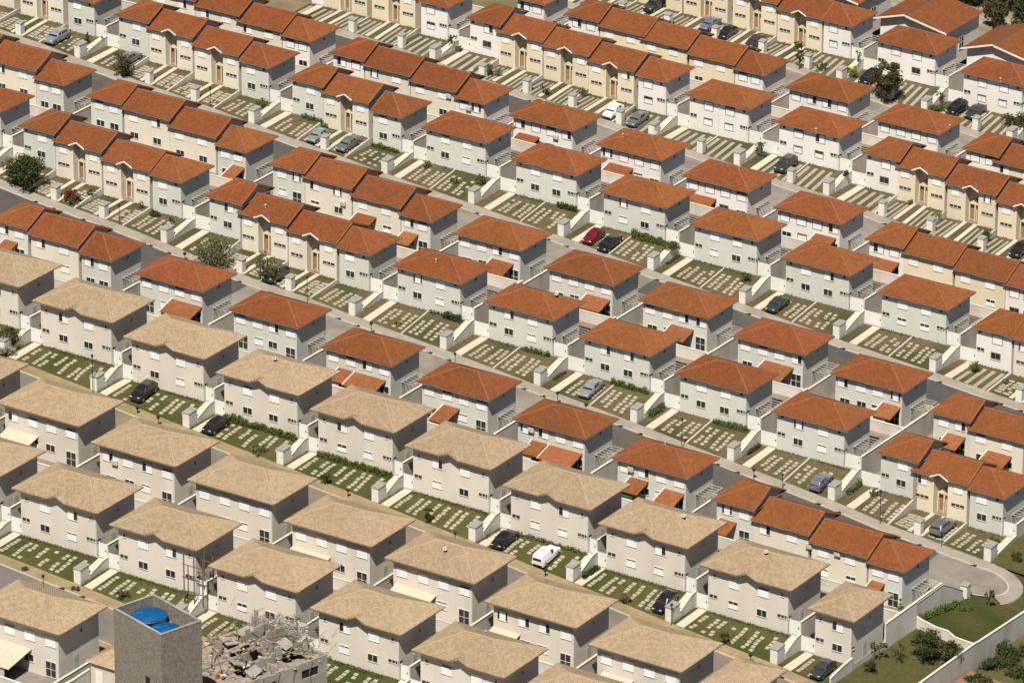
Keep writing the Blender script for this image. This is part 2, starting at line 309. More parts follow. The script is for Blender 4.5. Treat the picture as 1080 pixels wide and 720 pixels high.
# ---------------------------------------------------------------- mesh helpers
class MB:
    def __init__(self):
        self.v, self.f, self.m, self.mats = [], [], [], []
    def mi(self, m):
        if m not in self.mats:
            self.mats.append(m)
        return self.mats.index(m)
    def face(self, pts, m):
        n = len(self.v)
        self.v += [tuple(p) for p in pts]
        self.f.append(list(range(n, n+len(pts))))
        self.m.append(self.mi(m))
    def box(self, x0, x1, y0, y1, z0, z1, m, top=None, R=None, skip=''):
        p = [(x0, y0, z0), (x1, y0, z0), (x1, y1, z0), (x0, y1, z0), (x0, y0, z1), (x1, y0, z1), (x1, y1, z1), (x0, y1, z1)]
        if R is not None:
            p = [tuple(R @ Vector(q)) for q in p]
        n = len(self.v)
        self.v += p
        for key, q in (('b', (0, 3, 2, 1)), ('t', (4, 5, 6, 7)), ('f', (0, 1, 5, 4)), ('r', (1, 2, 6, 5)), ('k', (2, 3, 7, 6)), ('l', (3, 0, 4, 7))):
            if key in skip:
                continue
            self.f.append([n+i for i in q])
            self.m.append(self.mi(top if (key == 't' and top) else m))
    def prism(self, poly, z0, z1, m, cap=True):
        """poly: ccw list of (x, y)"""
        n = len(poly)
        for i in range(n):
            a, b = poly[i], poly[(i+1) % n]
            self.face([(a[0], a[1], z0), (b[0], b[1], z0), (b[0], b[1], z1), (a[0], a[1], z1)], m)
        if cap:
            self.face([(p[0], p[1], z1) for p in poly], m)
    def xprism(self, poly, x0, x1, m):
        """poly: list of (y, z), extruded along x"""
        n = len(poly)
        for i in range(n):
            a, b = poly[i], poly[(i+1) % n]
            self.face([(x0, a[0], a[1]), (x0, b[0], b[1]), (x1, b[0], b[1]), (x1, a[0], a[1])], m)
        self.face([(x1, p[0], p[1]) for p in poly], m)
        self.face([(x0, p[0], p[1]) for p in reversed(poly)], m)
    def tube(self, pts, rad, m, n=6, cap=True):
        rings = []
        pts = [Vector(p) for p in pts]
        if not isinstance(rad, (list, tuple)):
            rad = [rad]*len(pts)
        for i, p in enumerate(pts):
            d = (pts[min(i+1, len(pts)-1)]-pts[max(i-1, 0)])
            d = d.normalized() if d.length > 1e-6 else Vector((0, 0, 1))
            a = d.cross(Vector((0, 0, 1)))
            if a.length < 1e-3:
                a = Vector((1, 0, 0))
            a.normalize(); b = d.cross(a)
            base = len(self.v)
            self.v += [tuple(p+(a*cos(2*pi*k/n)+b*sin(2*pi*k/n))*rad[i]) for k in range(n)]
            rings.append(base)
        mi = self.mi(m)
        for r0, r1 in zip(rings, rings[1:]):
            for k in range(n):
                self.f.append([r0+k, r1+k, r1+(k+1) % n, r0+(k+1) % n]); self.m.append(mi)
        if cap:
            self.f.append([rings[0]+k for k in range(n)]); self.m.append(mi)
            self.f.append([rings[-1]+k for k in reversed(range(n))]); self.m.append(mi)
    def mesh(self, name, smooth=False):
        me = bpy.data.meshes.new(name)
        me.from_pydata(self.v, [], self.f)
        for m in self.mats:
            me.materials.append(M[m])
        me.polygons.foreach_set('material_index', self.m)
        if smooth:
            me.polygons.foreach_set('use_smooth', [True]*len(me.polygons))
        me.update()
        return me

def link(name, data, parent=None, loc=(0, 0, 0), rz=0.0):
    o = bpy.data.objects.new(name, data)
    col.objects.link(o)
    if parent is not None:
        o.parent = parent
    o.location = loc
    if rz:
        o.rotation_euler = (0, 0, rz)
    return o

LABELS = {}
def tag(o, label, cat, group=None):
    if label in LABELS and not group == 'same':
        LABELS[label] += 1
        print('DUPLICATE LABEL', label)
    LABELS.setdefault(label, 1)
    n = len(label.split())
    if n > 16 or n < 4:
        print('LABEL LENGTH', n, label)
    o['label'] = label; o['category'] = cat
    if group:
        o['group'] = group
    return o
def struct(name, mb, smooth=False):
    o = link(name, mb.mesh(name, smooth))
    o['kind'] = 'structure'
    return o
ORD = ['', 'first', 'second', 'third', 'fourth', 'fifth', 'sixth', 'seventh', 'eighth', 'ninth', 'tenth', 'eleventh', 'twelfth', 'thirteenth', 'fourteenth']

# ---------------------------------------------------------------- the lay of the land
OV = {'t': 0.78, 'th': 0.78, 'r': 0.58, 'w': 0.52, 'c': 0.52, 'e': 0.52}          # eaves overhang
DEP = {'t': 9.29, 'th': 9.29, 'r': 7.74, 'w': 7.74, 'c': 7.74, 'e': 7.74}        # depth over the eaves
WID = {'t': 13.09, 'th': 6.7, 'r': 11.4, 'w': 6.4, 'c': 8.6, 'e': 5.6}           # width over the eaves
HGT = {'t': 6.35, 'th': 6.35, 'r': 5.45, 'w': 5.5, 'c': 5.5, 'e': 5.5}           # ground to eaves edge
FRONT = 'ACFHJL'
ROWNAME = {'D': 'tan corner at bottom left', 'C': 'lowest gabled tan row', 'B': 'back-facing tan row', 'A': 'upper gabled tan row'}
for i, k in enumerate('EFGHIJKL'):
    ROWNAME[k] = ORD[i+1] + ' red row up'
STREETS = [('D', 'C'), ('B', 'A'), ('E', 'F'), ('G', 'H'), ('I', 'J'), ('K', 'L')]
GARDENS = {'C': 5.4, 'A': 5.4, 'F': 6.5, 'H': 6.5, 'J': 6.3, 'L': 6.3}
WALK, ROAD = 2.1, 7.0
GX, GY = -0.10245754502324267, -0.09286142944493637

class House: pass
H = {}
for k, (y, lst) in ROWS.items():
    H[k] = []
    cnt = {}
    ter = 0
    for i, (kind, xf, zf) in enumerate(lst):
        h = House()
        h.row, h.kind, h.i = k, kind, i
        h.view = 'front' if k in FRONT else 'back'
        h.ov, h.dep, h.wid = OV[kind], DEP[kind], WID[kind]
        h.x1, h.x0 = xf, xf-WID[kind]                  # eaves
        h.z = zf-HGT[kind]                             # ground
        h.y0, h.y1 = y, y+DEP[kind]
        side_l = h.ov if kind not in ('c', 'e') else 0.25
        side_r = h.ov if kind not in ('c', 'w') else 0.35
        if kind in 'ce': side_l = 0.2
        h.wx0, h.wx1 = h.x0+side_l, h.x1-side_r        # walls
        h.wy0, h.wy1 = y+h.ov, h.y1-h.ov
        key = 'we' if kind in 'we' else kind
        if kind == 'w' or i == 0 or (kind in 'ce' and lst[i-1][0] in ('r', 'e', 't')):
            if kind in 'wce':
                ter += 1
        h.ter = ter
        cnt[kind] = cnt.get(kind, 0)+1
        h.n = cnt[kind]
        white = k in 'IJKL' or (k == 'H' and kind == 'w' and xf > 20)
        rn = ROWNAME[k]
        if kind == 't':
            h.wall = 'wall_tan'
            h.short = '%s house of the %s' % (ORD[h.n], rn)
            h.label = ('beige tan-roofed duplex with gablet, %s from left in the %s' if h.view == 'front' else 'beige tan-roofed duplex showing its back, %s from left in the %s') % (ORD[h.n], rn)
            if k == 'B': h.label = 'beige duplex under wide tan hip roof, %s from left in the %s' % (ORD[h.n], rn)
        elif kind == 'th':
            h.wall = 'wall_tan'
            h.short = 'half width end house of the ' + rn
            h.label = 'narrow beige single house under tan roof, right end of the %s' % rn
        elif kind == 'r':
            h.wall = 'wall_white' if white else 'wall_grey'
            cn = 'white' if white else 'grey'
            h.short = '%s duplex of the %s' % (ORD[h.n], rn)
            h.label = '%s duplex under red hip roof, %s duplex from left in the %s' % (cn, ORD[h.n], rn)
        elif kind == 'c':
            h.wall = 'wall_cream' if k in 'JKL' or (k in 'FI' and xf > 0) else 'wall_pale'
            h.short = '%s cream house of the %s' % (ORD[h.n], rn)
            h.label = ('cream terraced house with porch gablet, %s cream one, %s' if h.view == 'front' else 'cream terraced house seen from behind, %s cream one, %s') % (ORD[h.n], rn)
        else:
            h.wall = 'wall_white' if white else 'wall_grey'
            cn = 'white' if white else 'grey'
            sd = 'left' if kind == 'w' else 'right'
            h.short = '%s end house, %s terrace, %s' % (sd, ORD[ter], rn)
            h.label = '%s end house, %s end of %s terrace, %s' % (cn, sd, ORD[ter], rn)
        h.roof = 'roof_tan' if kind in ('t', 'th') else 'roof_red'
        H[k].append(h)
    # lots: boundaries between neighbours
    hs = H[k]
    for a, b in zip(hs, hs[1:]):
        g = b.wx0-a.wx1
        if g > 1.5:
            a.bx = b.ax = a.wx1+0.44*g
            a.gap = b.gapl = True
        else:
            a.bx = b.ax = 0.5*(a.wx1+b.wx0)
            a.gap = b.gapl = False
    hs[0].ax = hs[0].wx0-2.6; hs[0].gapl = True
    hs[-1].bx = hs[-1].wx1+1.9; hs[-1].gap = True
    if k == 'A': hs[-1].bx = hs[-1].wx1+0.25

def street_z(fr):
    """street level function of a front row: equals the pad level at each lot's left edge"""
    xs, zs = [], []
    for h in H[fr]:
        xs.append(h.ax); zs.append(h.z)
    xs.append(H[fr][-1].bx); zs.append(H[fr][-1].z+GX*(H[fr][-1].bx-H[fr][-1].ax))
    z2 = list(zs)
    for i in range(1, len(zs)-1):
        z2[i] = (zs[i-1]+2*zs[i]+zs[i+1])/4 if abs(xs[i+1]-xs[i-1]) < 45 else zs[i]
    def f(x):
        if x <= xs[0]: return z2[0]+GX*(x-xs[0])
        if x >= xs[-1]: return z2[-1]+GX*(x-xs[-1])
        return float(np.interp(x, xs, z2))
    return f
SZ = {b: street_z(b) for a, b in STREETS}
class Street: pass
ST = []
for a, b in STREETS:
    s = Street(); s.a, s.b, s.z = a, b, SZ[b]
    s.g = GARDENS[b]
    s.y4 = min(h.wy0 for h in H[b])-s.g        # garden edge, far side
    s.y3 = s.y4-WALK                              # kerb, far side
    s.y2 = s.y3-ROAD                              # kerb, near side
    s.y1 = s.y2-WALK*0.8                          # near gardens begin
    s.ya = max(h.wy1 for h in H[a])               # back row's wall on the street
    ST.append(s)
YMID = {}
for f, b in (('C', 'B'), ('A', 'E'), ('F', 'G'), ('H', 'I'), ('J', 'K')):
    YMID[f] = YMID[b] = 0.5*(max(h.wy1 for h in H[f])+min(h.wy0 for h in H[b]))
YMID['D'] = H['D'][0].wy0-6; YMID['L'] = H['L'][0].wy1+4.0

def lot_at(k, x):
    for h in H[k]:
        if h.ax <= x <= h.bx:
            return h
    return None
def gz(x, y):
    """ground height anywhere"""
    for s in ST:
        if s.ya <= y <= s.y4+s.g:
            if y > s.y4:
                h = lot_at(s.b, x)
                if h is None: return s.z(x)
                t = (s.y4+s.g-y)/s.g
                return h.z*(1-t)+s.z(x)*t
            if y > s.y3: return s.z(x)
            if y > s.y2: return s.z(x)-0.12
            if y > s.y1: return s.z(x)
            h = lot_at(s.a, x)
            if h is None: return s.z(x)
            t = (y-s.ya)/max(s.y1-s.ya, 0.1)
            return h.z*(1-t)+s.z(x)*t
    for k in H:
        lo, hi = (min(h.wy0 for h in H[k]), max(h.wy1 for h in H[k]))
        if k in FRONT: hi = YMID[k]
        else: lo = YMID[k]
        if lo <= y <= hi:
            h = lot_at(k, x)
            if h: return h.z
            e = H[k][0] if x < H[k][0].ax else H[k][-1]
            return e.z+GX*(x-(e.ax if x < e.ax else e.bx))
    return GX*x+GY*y-6.6
def roofz(x, y):
    best = -99
    for k in H:
        if not (H[k][0].y0 <= y <= H[k][0].y0+9.3): continue
        for h in H[k]:
            if h.x0 <= x <= h.x1 and h.y0 <= y <= h.y1:
                d = min(y-h.y0, h.y1-y)
                if h.kind in ('t', 'th', 'r', 'w'): d = min(d, x-h.x0)
                if h.kind in ('t', 'th', 'r', 'e'): d = min(d, h.x1-x)
                best = max(best, h.z+HGT[h.kind]+PITCH[h.kind]*d)
    return best
PITCH = {'t': 0.41, 'th': 0.41, 'r': 0.445, 'w': 0.46, 'c': 0.46, 'e': 0.46}
def at(px, py, fn=gz, t0=700.0, dz=0.0):
    """the point where a sight line through the survey picture meets a surface"""
    v = _d+_r*(px-540)/FPX-_u*(py-360)/FPX
    t = t0
    while t < 1150:
        p = CAM+v*t
        z = fn(p[0], p[1])+dz
        if p[2] <= z:
            return Vector((p[0], p[1], z))
        t += 0.08
    return Vector(CAM+v*900)

# ---------------------------------------------------------------- house meshes
def lerp_pts(pts, u):
    for (u0, v0), (u1, v1) in zip(pts, pts[1:]):
        if u0 <= u <= u1:
            return v0 if u1-u0 < 1e-9 else v0+(v1-v0)*(u-u0)/(u1-u0)
    return pts[-1][1] if u > pts[-1][0] else pts[0][1]
def tiled_slope(b, P0, eave, inward, length, pitch, upper, m, lower=None, period=0.27, amp=0.07):
    """a roof slope of barrel tiles: corrugated across the eave, running up to the ridge or hip line"""
    P0, eave, inward = Vector(P0), Vector(eave), Vector(inward)
    n = (Vector((0, 0, 1))-inward*pitch).normalized()
    lower = lower or [(0, 0), (length, 0)]
    prof = [0.0, 0.62, 0.92, 1.0, 0.92, 0.62, 0.0, 0.02]
    us = {0.0, length}
    for q in upper+lower: us.add(q[0])
    k, u = 0, 0.0
    step = period/len(prof)
    N = int(length/step)
    for k in range(N+1): us.add(k*step)
    us = sorted(us)
    mi = b.mi(m)
    prev = None
    for u in us:
        h = amp*prof[int(round(u/step)) % len(prof)]
        lo, hi = lerp_pts(lower, u), lerp_pts(upper, u)
        a = P0+eave*u+inward*lo+Vector((0, 0, pitch*lo))+n*h
        c = P0+eave*u+inward*hi+Vector((0, 0, pitch*hi))+n*h
        i = len(b.v); b.v += [tuple(a), tuple(c)]
        if prev is not None:
            b.f.append([prev, i, i+1, prev+1]); b.m.append(mi)
        prev = i
X_, Y_ = (1, 0, 0), (0, 1, 0)
def roof_mesh(kind, view):
    """local origin: eaves front left corner at ground x=0 (left eave), y=0 (front eave), z=0 (eaves height)"""
    W, D, p = WID[kind], DEP[kind], PITCH[kind]
    mat_ = 'roof_tan' if kind in ('t', 'th') else 'roof_red'
    cap = 'cap_tan' if kind in ('t', 'th') else 'cap_red'
    b = MB()
    th = 0.12
    hl = kind in ('t', 'th', 'r', 'w'); hr = kind in ('t', 'th', 'r', 'e')
    notch = None
    if view == 'front' and kind == 't': notch = (W*0.515, 1.45, 0.60)
    if view == 'front' and kind == 'c': notch = (W*0.5+0.02, 1.30, 0.62)
    def slopes(r0, r1, pl=p, pr=p):
        lo = None
        if notch:
            xc, hw, rise = notch
            lo = [(0, 0), (xc-hw, 0), (xc, rise/p), (xc+hw, 0), (W, 0)]
        am = 0.10 if kind in ('t', 'th') else 0.12
        if r0[1] != r1[1]:          # ridge runs away from the street
            tiled_slope(b, (0, 0, 0), X_, Y_, W, r0[2]/r0[1], [(0, 0), (r0[0], r0[1]), (W, 0)], mat_, lo, amp=am)
            tiled_slope(b, (W, D, 0), (-1, 0, 0), (0, -1, 0), W, r0[2]/r0[1], [(0, 0), (W/2, r0[1]), (W, 0)], mat_, amp=am)
            tiled_slope(b, (W, 0, 0), Y_, (-1, 0, 0), D, p, [(0, 0), (r0[1], W/2), (r1[1], W/2), (D, 0)], mat_, amp=am)
            tiled_slope(b, (0, D, 0), (0, -1, 0), X_, D, p, [(0, 0), (D-r1[1], W/2), (D-r0[1], W/2), (D, 0)], mat_, amp=am)
        else:
            up = ([(0, 0)] if hl else [])+[(r0[0], D/2), (r1[0], D/2)]+([(W, 0)] if hr else [])
            tiled_slope(b, (0, 0, 0), X_, Y_, W, p, up, mat_, lo, amp=am)
            tiled_slope(b, (W, D, 0), (-1, 0, 0), (0, -1, 0), W, p, [(W-u, v) for u, v in reversed(up)], mat_, amp=am)
            if hr: tiled_slope(b, (W, 0, 0), Y_, (-1, 0, 0), D, r1[2]/(W-r1[0]), [(0, 0), (D/2, W-r1[0]), (D, 0)], mat_, amp=am)
            if hl: tiled_slope(b, (0, D, 0), (0, -1, 0), X_, D, r0[2]/r0[0], [(0, 0), (D/2, r0[0]), (D, 0)], mat_, amp=am)
    if W < D and hl and hr:
        hgt = p*W/2
        r0, r1 = (W/2, W/2, hgt), (W/2, D-W/2, hgt)
        slopes(r0, r1)
        lines = [((0, 0, 0), r0), ((W, 0, 0), r0), ((W, D, 0), r1), ((0, D, 0), r1), (r0, r1)]
    else:
        hgt = p*D/2
        hi = D/2 if kind == 't' else D/2+0.5
        r0 = (hi if hl else 0, D/2, hgt); r1 = (W-hi if hr else W, D/2, hgt)
        slopes(r0, r1)
        lines = [(r0, r1)]
        if hl: lines += [((0, 0, 0), r0), ((0, D, 0), r0)]
        if hr: lines += [((W, 0, 0), r1), ((W, D, 0), r1)]
        # verges of the gabled ends: thickness of the roof
        for flag, x, s in ((hl, 0, -1), (hr, W, 1)):
            if not flag:
                for ya, za, yb, zb in ((0, 0, D/2, hgt), (D/2, hgt, D, 0)):
                    q = [(x, ya, za-th), (x, yb, zb-th), (x, yb, zb), (x, ya, za)]
                    b.face(q if s > 0 else q[::-1], mat_)
                lines += [((x-s*0.1, 0, 0), (x-s*0.1, D/2, hgt))]
    for q0, q1 in lines:
        a, c = Vector(q0), Vector(q1)
        b.tube([a+(c-a)*0.01+Vector((0, 0, 0.0)), c+Vector((0, 0, 0.0))], 0.13, cap, n=6, cap=False)
    if notch:
        xc, hw, rise = notch
        yb = rise/p
        f = -0.10
        b.face([(xc-hw-0.05, f, -0.03), (xc, f, rise), (xc, yb+0.1, rise), (xc-hw, 0.02, 0)], mat_)
        b.face([(xc+hw+0.05, f, -0.03), (xc+hw, 0.02, 0), (xc, yb+0.1, rise), (xc, f, rise)], mat_)
        b.tube([(xc, f, rise), (xc, yb, rise)], 0.11, cap, n=5, cap=False)
        b.tube([(xc, yb, rise), (xc+hw, 0.03, 0.02)], 0.11, cap, n=5, cap=False)
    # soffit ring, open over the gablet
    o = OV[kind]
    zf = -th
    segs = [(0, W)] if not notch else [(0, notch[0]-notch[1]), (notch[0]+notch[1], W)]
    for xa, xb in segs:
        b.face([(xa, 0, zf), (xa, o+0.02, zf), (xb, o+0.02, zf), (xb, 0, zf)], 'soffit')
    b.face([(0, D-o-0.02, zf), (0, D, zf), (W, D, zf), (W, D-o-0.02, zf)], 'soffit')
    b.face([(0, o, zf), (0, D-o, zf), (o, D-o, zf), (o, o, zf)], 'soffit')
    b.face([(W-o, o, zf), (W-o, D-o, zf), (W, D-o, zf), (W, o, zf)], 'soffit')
    return b.mesh('roof')

def gutter_meshes(kind, view):
    W, D = WID[kind], DEP[kind]
    m = 'gutter_tan' if kind in ('t', 'th') else 'gutter'
    hl = kind in ('t', 'th', 'r', 'w'); hr = kind in ('t', 'th', 'r', 'e')
    notch = None
    if view == 'front' and kind == 't': notch = (W*0.515, 1.45)
    if view == 'front' and kind == 'c': notch = (W*0.5+0.02, 1.30)
    segs = [(-0.06, W+0.06)] if not notch else [(-0.06, notch[0]-notch[1]-0.06), (notch[0]+notch[1]+0.06, W+0.06)]
    out = []
    for xa, xb in segs:
        b = MB(); b.box(xa, xb, -0.07, 0.0, -0.09, 0.012, m); out.append(b)
    b = MB(); b.box(-0.06, W+0.06, D, D+0.07, -0.09, 0.012, m); out.append(b)
    if hl: b = MB(); b.box(-0.07, 0.0, 0.002, D-0.002, -0.09, 0.010, m); out.append(b)
    if hr: b = MB(); b.box(W, W+0.07, 0.002, D-0.002, -0.09, 0.010, m); out.append(b)
    return [b.mesh('gutter') for b in out]

def barge_mesh(kind):
    W = WID[kind]
    b = MB()
    xc, hw, rise, m = (W*0.515, 1.5, 0.60, 'gutter_tan') if kind == 't' else (W*0.5+0.02, 1.36, 0.62, 'barge')
    for s in (-1, 1):
        p0 = Vector((xc+s*hw, -0.16, -0.04)); p1 = Vector((xc, -0.16, rise+0.02))
        t = 0.10 if kind == 'c' else 0.07
        q = [p0+Vector((0, 0, -t)), p1+Vector((0, 0, -t)), p1+Vector((0, 0, t)), p0+Vector((0, 0, t))]
        q2 = [v+Vector((0, 0.06, 0)) for v in q]
        if s > 0: q, q2 = q[::-1], q2[::-1]
        b.face(q, m); b.face(q2[::-1], m)
        for i in range(4):
            j = (i+1) % 4
            b.face([q[j], q[i], q2[i], q2[j]], m)
    return b.mesh('barge_board')

def wall_mesh(kind, view, wm):
    W, D = WID[kind], DEP[kind]
    o = OV[kind]; h = HGT[kind]; p = PITCH[kind]
    hl = kind in ('t', 'th', 'r', 'w'); hr = kind in ('t', 'th', 'r', 'e')
    x0 = o if hl else 0.2; x1 = W-(o if hr else 0.35)
    y0, y1 = o, D-o
    b = MB()
    B = -2.6
    zt = h-0.03+p*0.0
    ins = p*o-0.02              # walls meet the slope above the soffit
    if kind == 'c' and view == 'front':
        xc = W*0.5+0.02; hw = 1.05; r = 1.5
        poly = [(x0, y0), (xc-hw, y0), (xc-hw, y0+r), (xc+hw, y0+r), (xc+hw, y0), (x1, y0), (x1, y1), (x0, y1)]
        n = len(poly)
        for i in range(n):
            a, c = poly[i], poly[(i+1) % n]
            zz = zt-0.06
            if i == 2: zz = h+0.45
            b.face([(a[0], a[1], B), (c[0], c[1], B), (c[0], c[1], zz), (a[0], a[1], zz)], wm)
    elif kind == 't' and view == 'front':
        xc = W*0.515
        top = [(x1, h-0.1), (xc+1.35, h-0.1), (xc, h+0.46), (xc-1.35, h-0.1), (x0, h-0.1)]
        b.face([(x0, y0, B), (x1, y0, B)]+[(x, y0, z) for x, z in top], wm)
        for a, c in (((x1, y0), (x1, y1)), ((x1, y1), (x0, y1)), ((x0, y1), (x0, y0))):
            b.face([(a[0], a[1], B), (c[0], c[1], B), (c[0], c[1], h-0.06), (a[0], a[1], h-0.06)], wm)
    else:
        b.prism([(x0, y0), (x1, y0), (x1, y1), (x0, y1)], B, h-0.06, wm, cap=False)
    for flag, x, s in ((hl, x0, -1), (hr, x1, 1)):
        if not flag:       # gable of the stepped party wall
            q = [(x, y0, h-0.06), (x, y1, h-0.06), (x, y1, h+p*o-0.14), (x, D/2, h+p*D/2-0.14), (x, y0, h+p*o-0.14)]
            b.face(q if s > 0 else q[::-1], wm)
    return b.mesh('wall')

WIN = {'shut': (1.45, 1.15), 'shut_s': (1.25, 1.1), 'ground': (1.35, 0.92), 'slit2': (1.05, 0.44), 'slit3': (1.40, 0.40), 'slit1': (0.55, 0.40),
       'slit4': (1.85, 0.38), 'small': (0.42, 0.36), 'tall': (1.45, 1.95)}
_win = {}
def win_mesh(t, dark):
    """frame with sill; faces -y, centred"""
    key = ('f', t, dark)
    if key not in _win:
        w, h = WIN[t]
        b = MB()
        m = 'frame_grey' if dark and t in ('shut', 'shut_s', 'ground') else 'frame'
        if t[:4] == 'slit': m = 'frame_grey'
        e = 0.09 if m == 'frame_grey' and t[:4] != 'slit' else 0.05 if t not in ('slit2', 'slit3', 'slit1', 'slit4') else 0.02
        d = -0.075
        b.box(-w/2-e, w/2+e, d, 0.02, h/2, h/2+e, m)
        b.box(-w/2-e, -w/2, d, 0.02, -h/2, h/2, m)
        b.box(w/2, w/2+e, d, 0.02, -h/2, h/2, m)
        b.box(-w/2-e-0.03, w/2+e+0.03, d-0.03, 0.02, -h/2-e, -h/2, 'frame' if t != 'small' else m)
        if t in ('ground', 'tall'):
            b.box(-0.03, 0.03, d+0.02, 0.02, -h/2, h/2, m)
        if t == 'tall':
            b.box(-w/2, w/2, d+0.025, 0.02, -0.02, 0.02, m)
        n = {'slit2': 2, 'slit3': 3, 'slit4': 3}.get(t, 1)
        for i in range(1, n):
            x = -w/2+w*i/n
            b.box(x-0.035, x+0.035, d+0.03, 0.02, -h/2, h/2, 'frame')
        _win[key] = b.mesh('window')
    return _win[key]
def pane_mesh(t):
    key = ('p', t)
    if key not in _win:
        w, h = WIN[t]
        b = MB(); b.box(-w/2, w/2, -0.018, 0.015, -h/2, h/2, 'glass')
        _win[key] = b.mesh('pane')
    return _win[key]
def shutter_mesh(t, a0, a1, z0=0.0):
    """roller or sliding shutter covering a0..a1 of the width, from z0 of the height up to the top"""
    key = ('s', t, a0, a1, z0)
    if key not in _win:
        w, h = WIN[t]
        b = MB()
        xa, xb = -w/2+w*a0, -w/2+w*a1
        zb = -h/2; zt = h/2-h*z0
        b.box(xa, xb, -0.05, -0.022, zb, zt, 'shutter')
        n = 7
        for i in range(1, n):          # louvre battens
            z = zb+(zt-zb)*i/n
            b.box(xa+0.01, xb-0.01, -0.056, -0.05, z-0.012, z+0.012, 'shutter')
        _win[key] = b.mesh('shutter')
    return _win[key]
def window(root, t, x, y, z, dark=False, rz=0.0, r=None):
    r = r or rng
    o = link('window', win_mesh(t, dark), root, (x, y, z), rz)
    if t in ('shut', 'shut_s'):
        q = r.random()
        if q < 0.62:
            link('shutter', shutter_mesh(t, 0, 1), o)
        elif q < 0.90:
            link('pane', pane_mesh(t), o)
            s = r.random()
            if s < 0.4: link('shutter', shutter_mesh(t, 0, 0.62), o)
            elif s < 0.75: link('shutter', shutter_mesh(t, 0.38, 1), o)
            else: link('shutter', shutter_mesh(t, 0.2, 0.8), o)
        else:
            link('pane', pane_mesh(t), o)
            link('shutter', shutter_mesh(t, 0, 1, 0.22), o)
    elif t == 'ground':
        q = r.random()
        link('pane', pane_mesh(t), o)
        if q < 0.30: link('shutter', shutter_mesh(t, 0, 1, 0.22), o)
        elif q < 0.42: link('shutter', shutter_mesh(t, 0, 1, 0.45), o)
    else:
        link('pane', pane_mesh(t), o)
    return o

_proto = {}
def proto(key, fn, *a):
    if key not in _proto:
        _proto[key] = fn(*a)
    return _proto[key]

def porch_mesh(W):
    """small pediment and posts standing in the recess of a cream house"""
    b = MB()
    m = 'wall_cream'
    b.xprism([(0.95, 2.55), (1.49, 2.55), (1.49, 2.68), (0.95, 2.68)], -1.04, 1.04, m)
    q = [(-1.04, 2.68), (1.04, 2.68), (0, 3.42)]
    b.face([(x, 0.95, z) for x, z in q], m)
    b.face([(-1.10, 0.88, 2.66), (0, 0.88, 3.47), (0, 1.49, 3.47), (-1.10, 1.49, 2.66)][::-1], m)
    b.face([(1.10, 0.88, 2.66), (1.10, 1.49, 2.66), (0, 1.49, 3.47), (0, 0.88, 3.47)][::-1], m)
    for x in (-0.98, -0.08, 0.82):
        b.box(x, x+0.16, 0.97, 1.15, -0.2, 2.55, m)
    return b.mesh('porch')
def door_mesh(w, h, m):
    b = MB()
    b.box(-w/2, w/2, -0.03, 0.02, 0, h, m)
    for zz in (0.12, 0.55):
        b.box(-w/2+0.1, w/2-0.1, -0.045, -0.03, h*zz, h*(zz+0.33), m)
    return b.mesh('door')
def downpipe_mesh(h):
    b = MB(); b.tube([(0, 0, 0), (0, 0, h)], 0.05, 'frame', n=6)
    return b.mesh('downpipe')

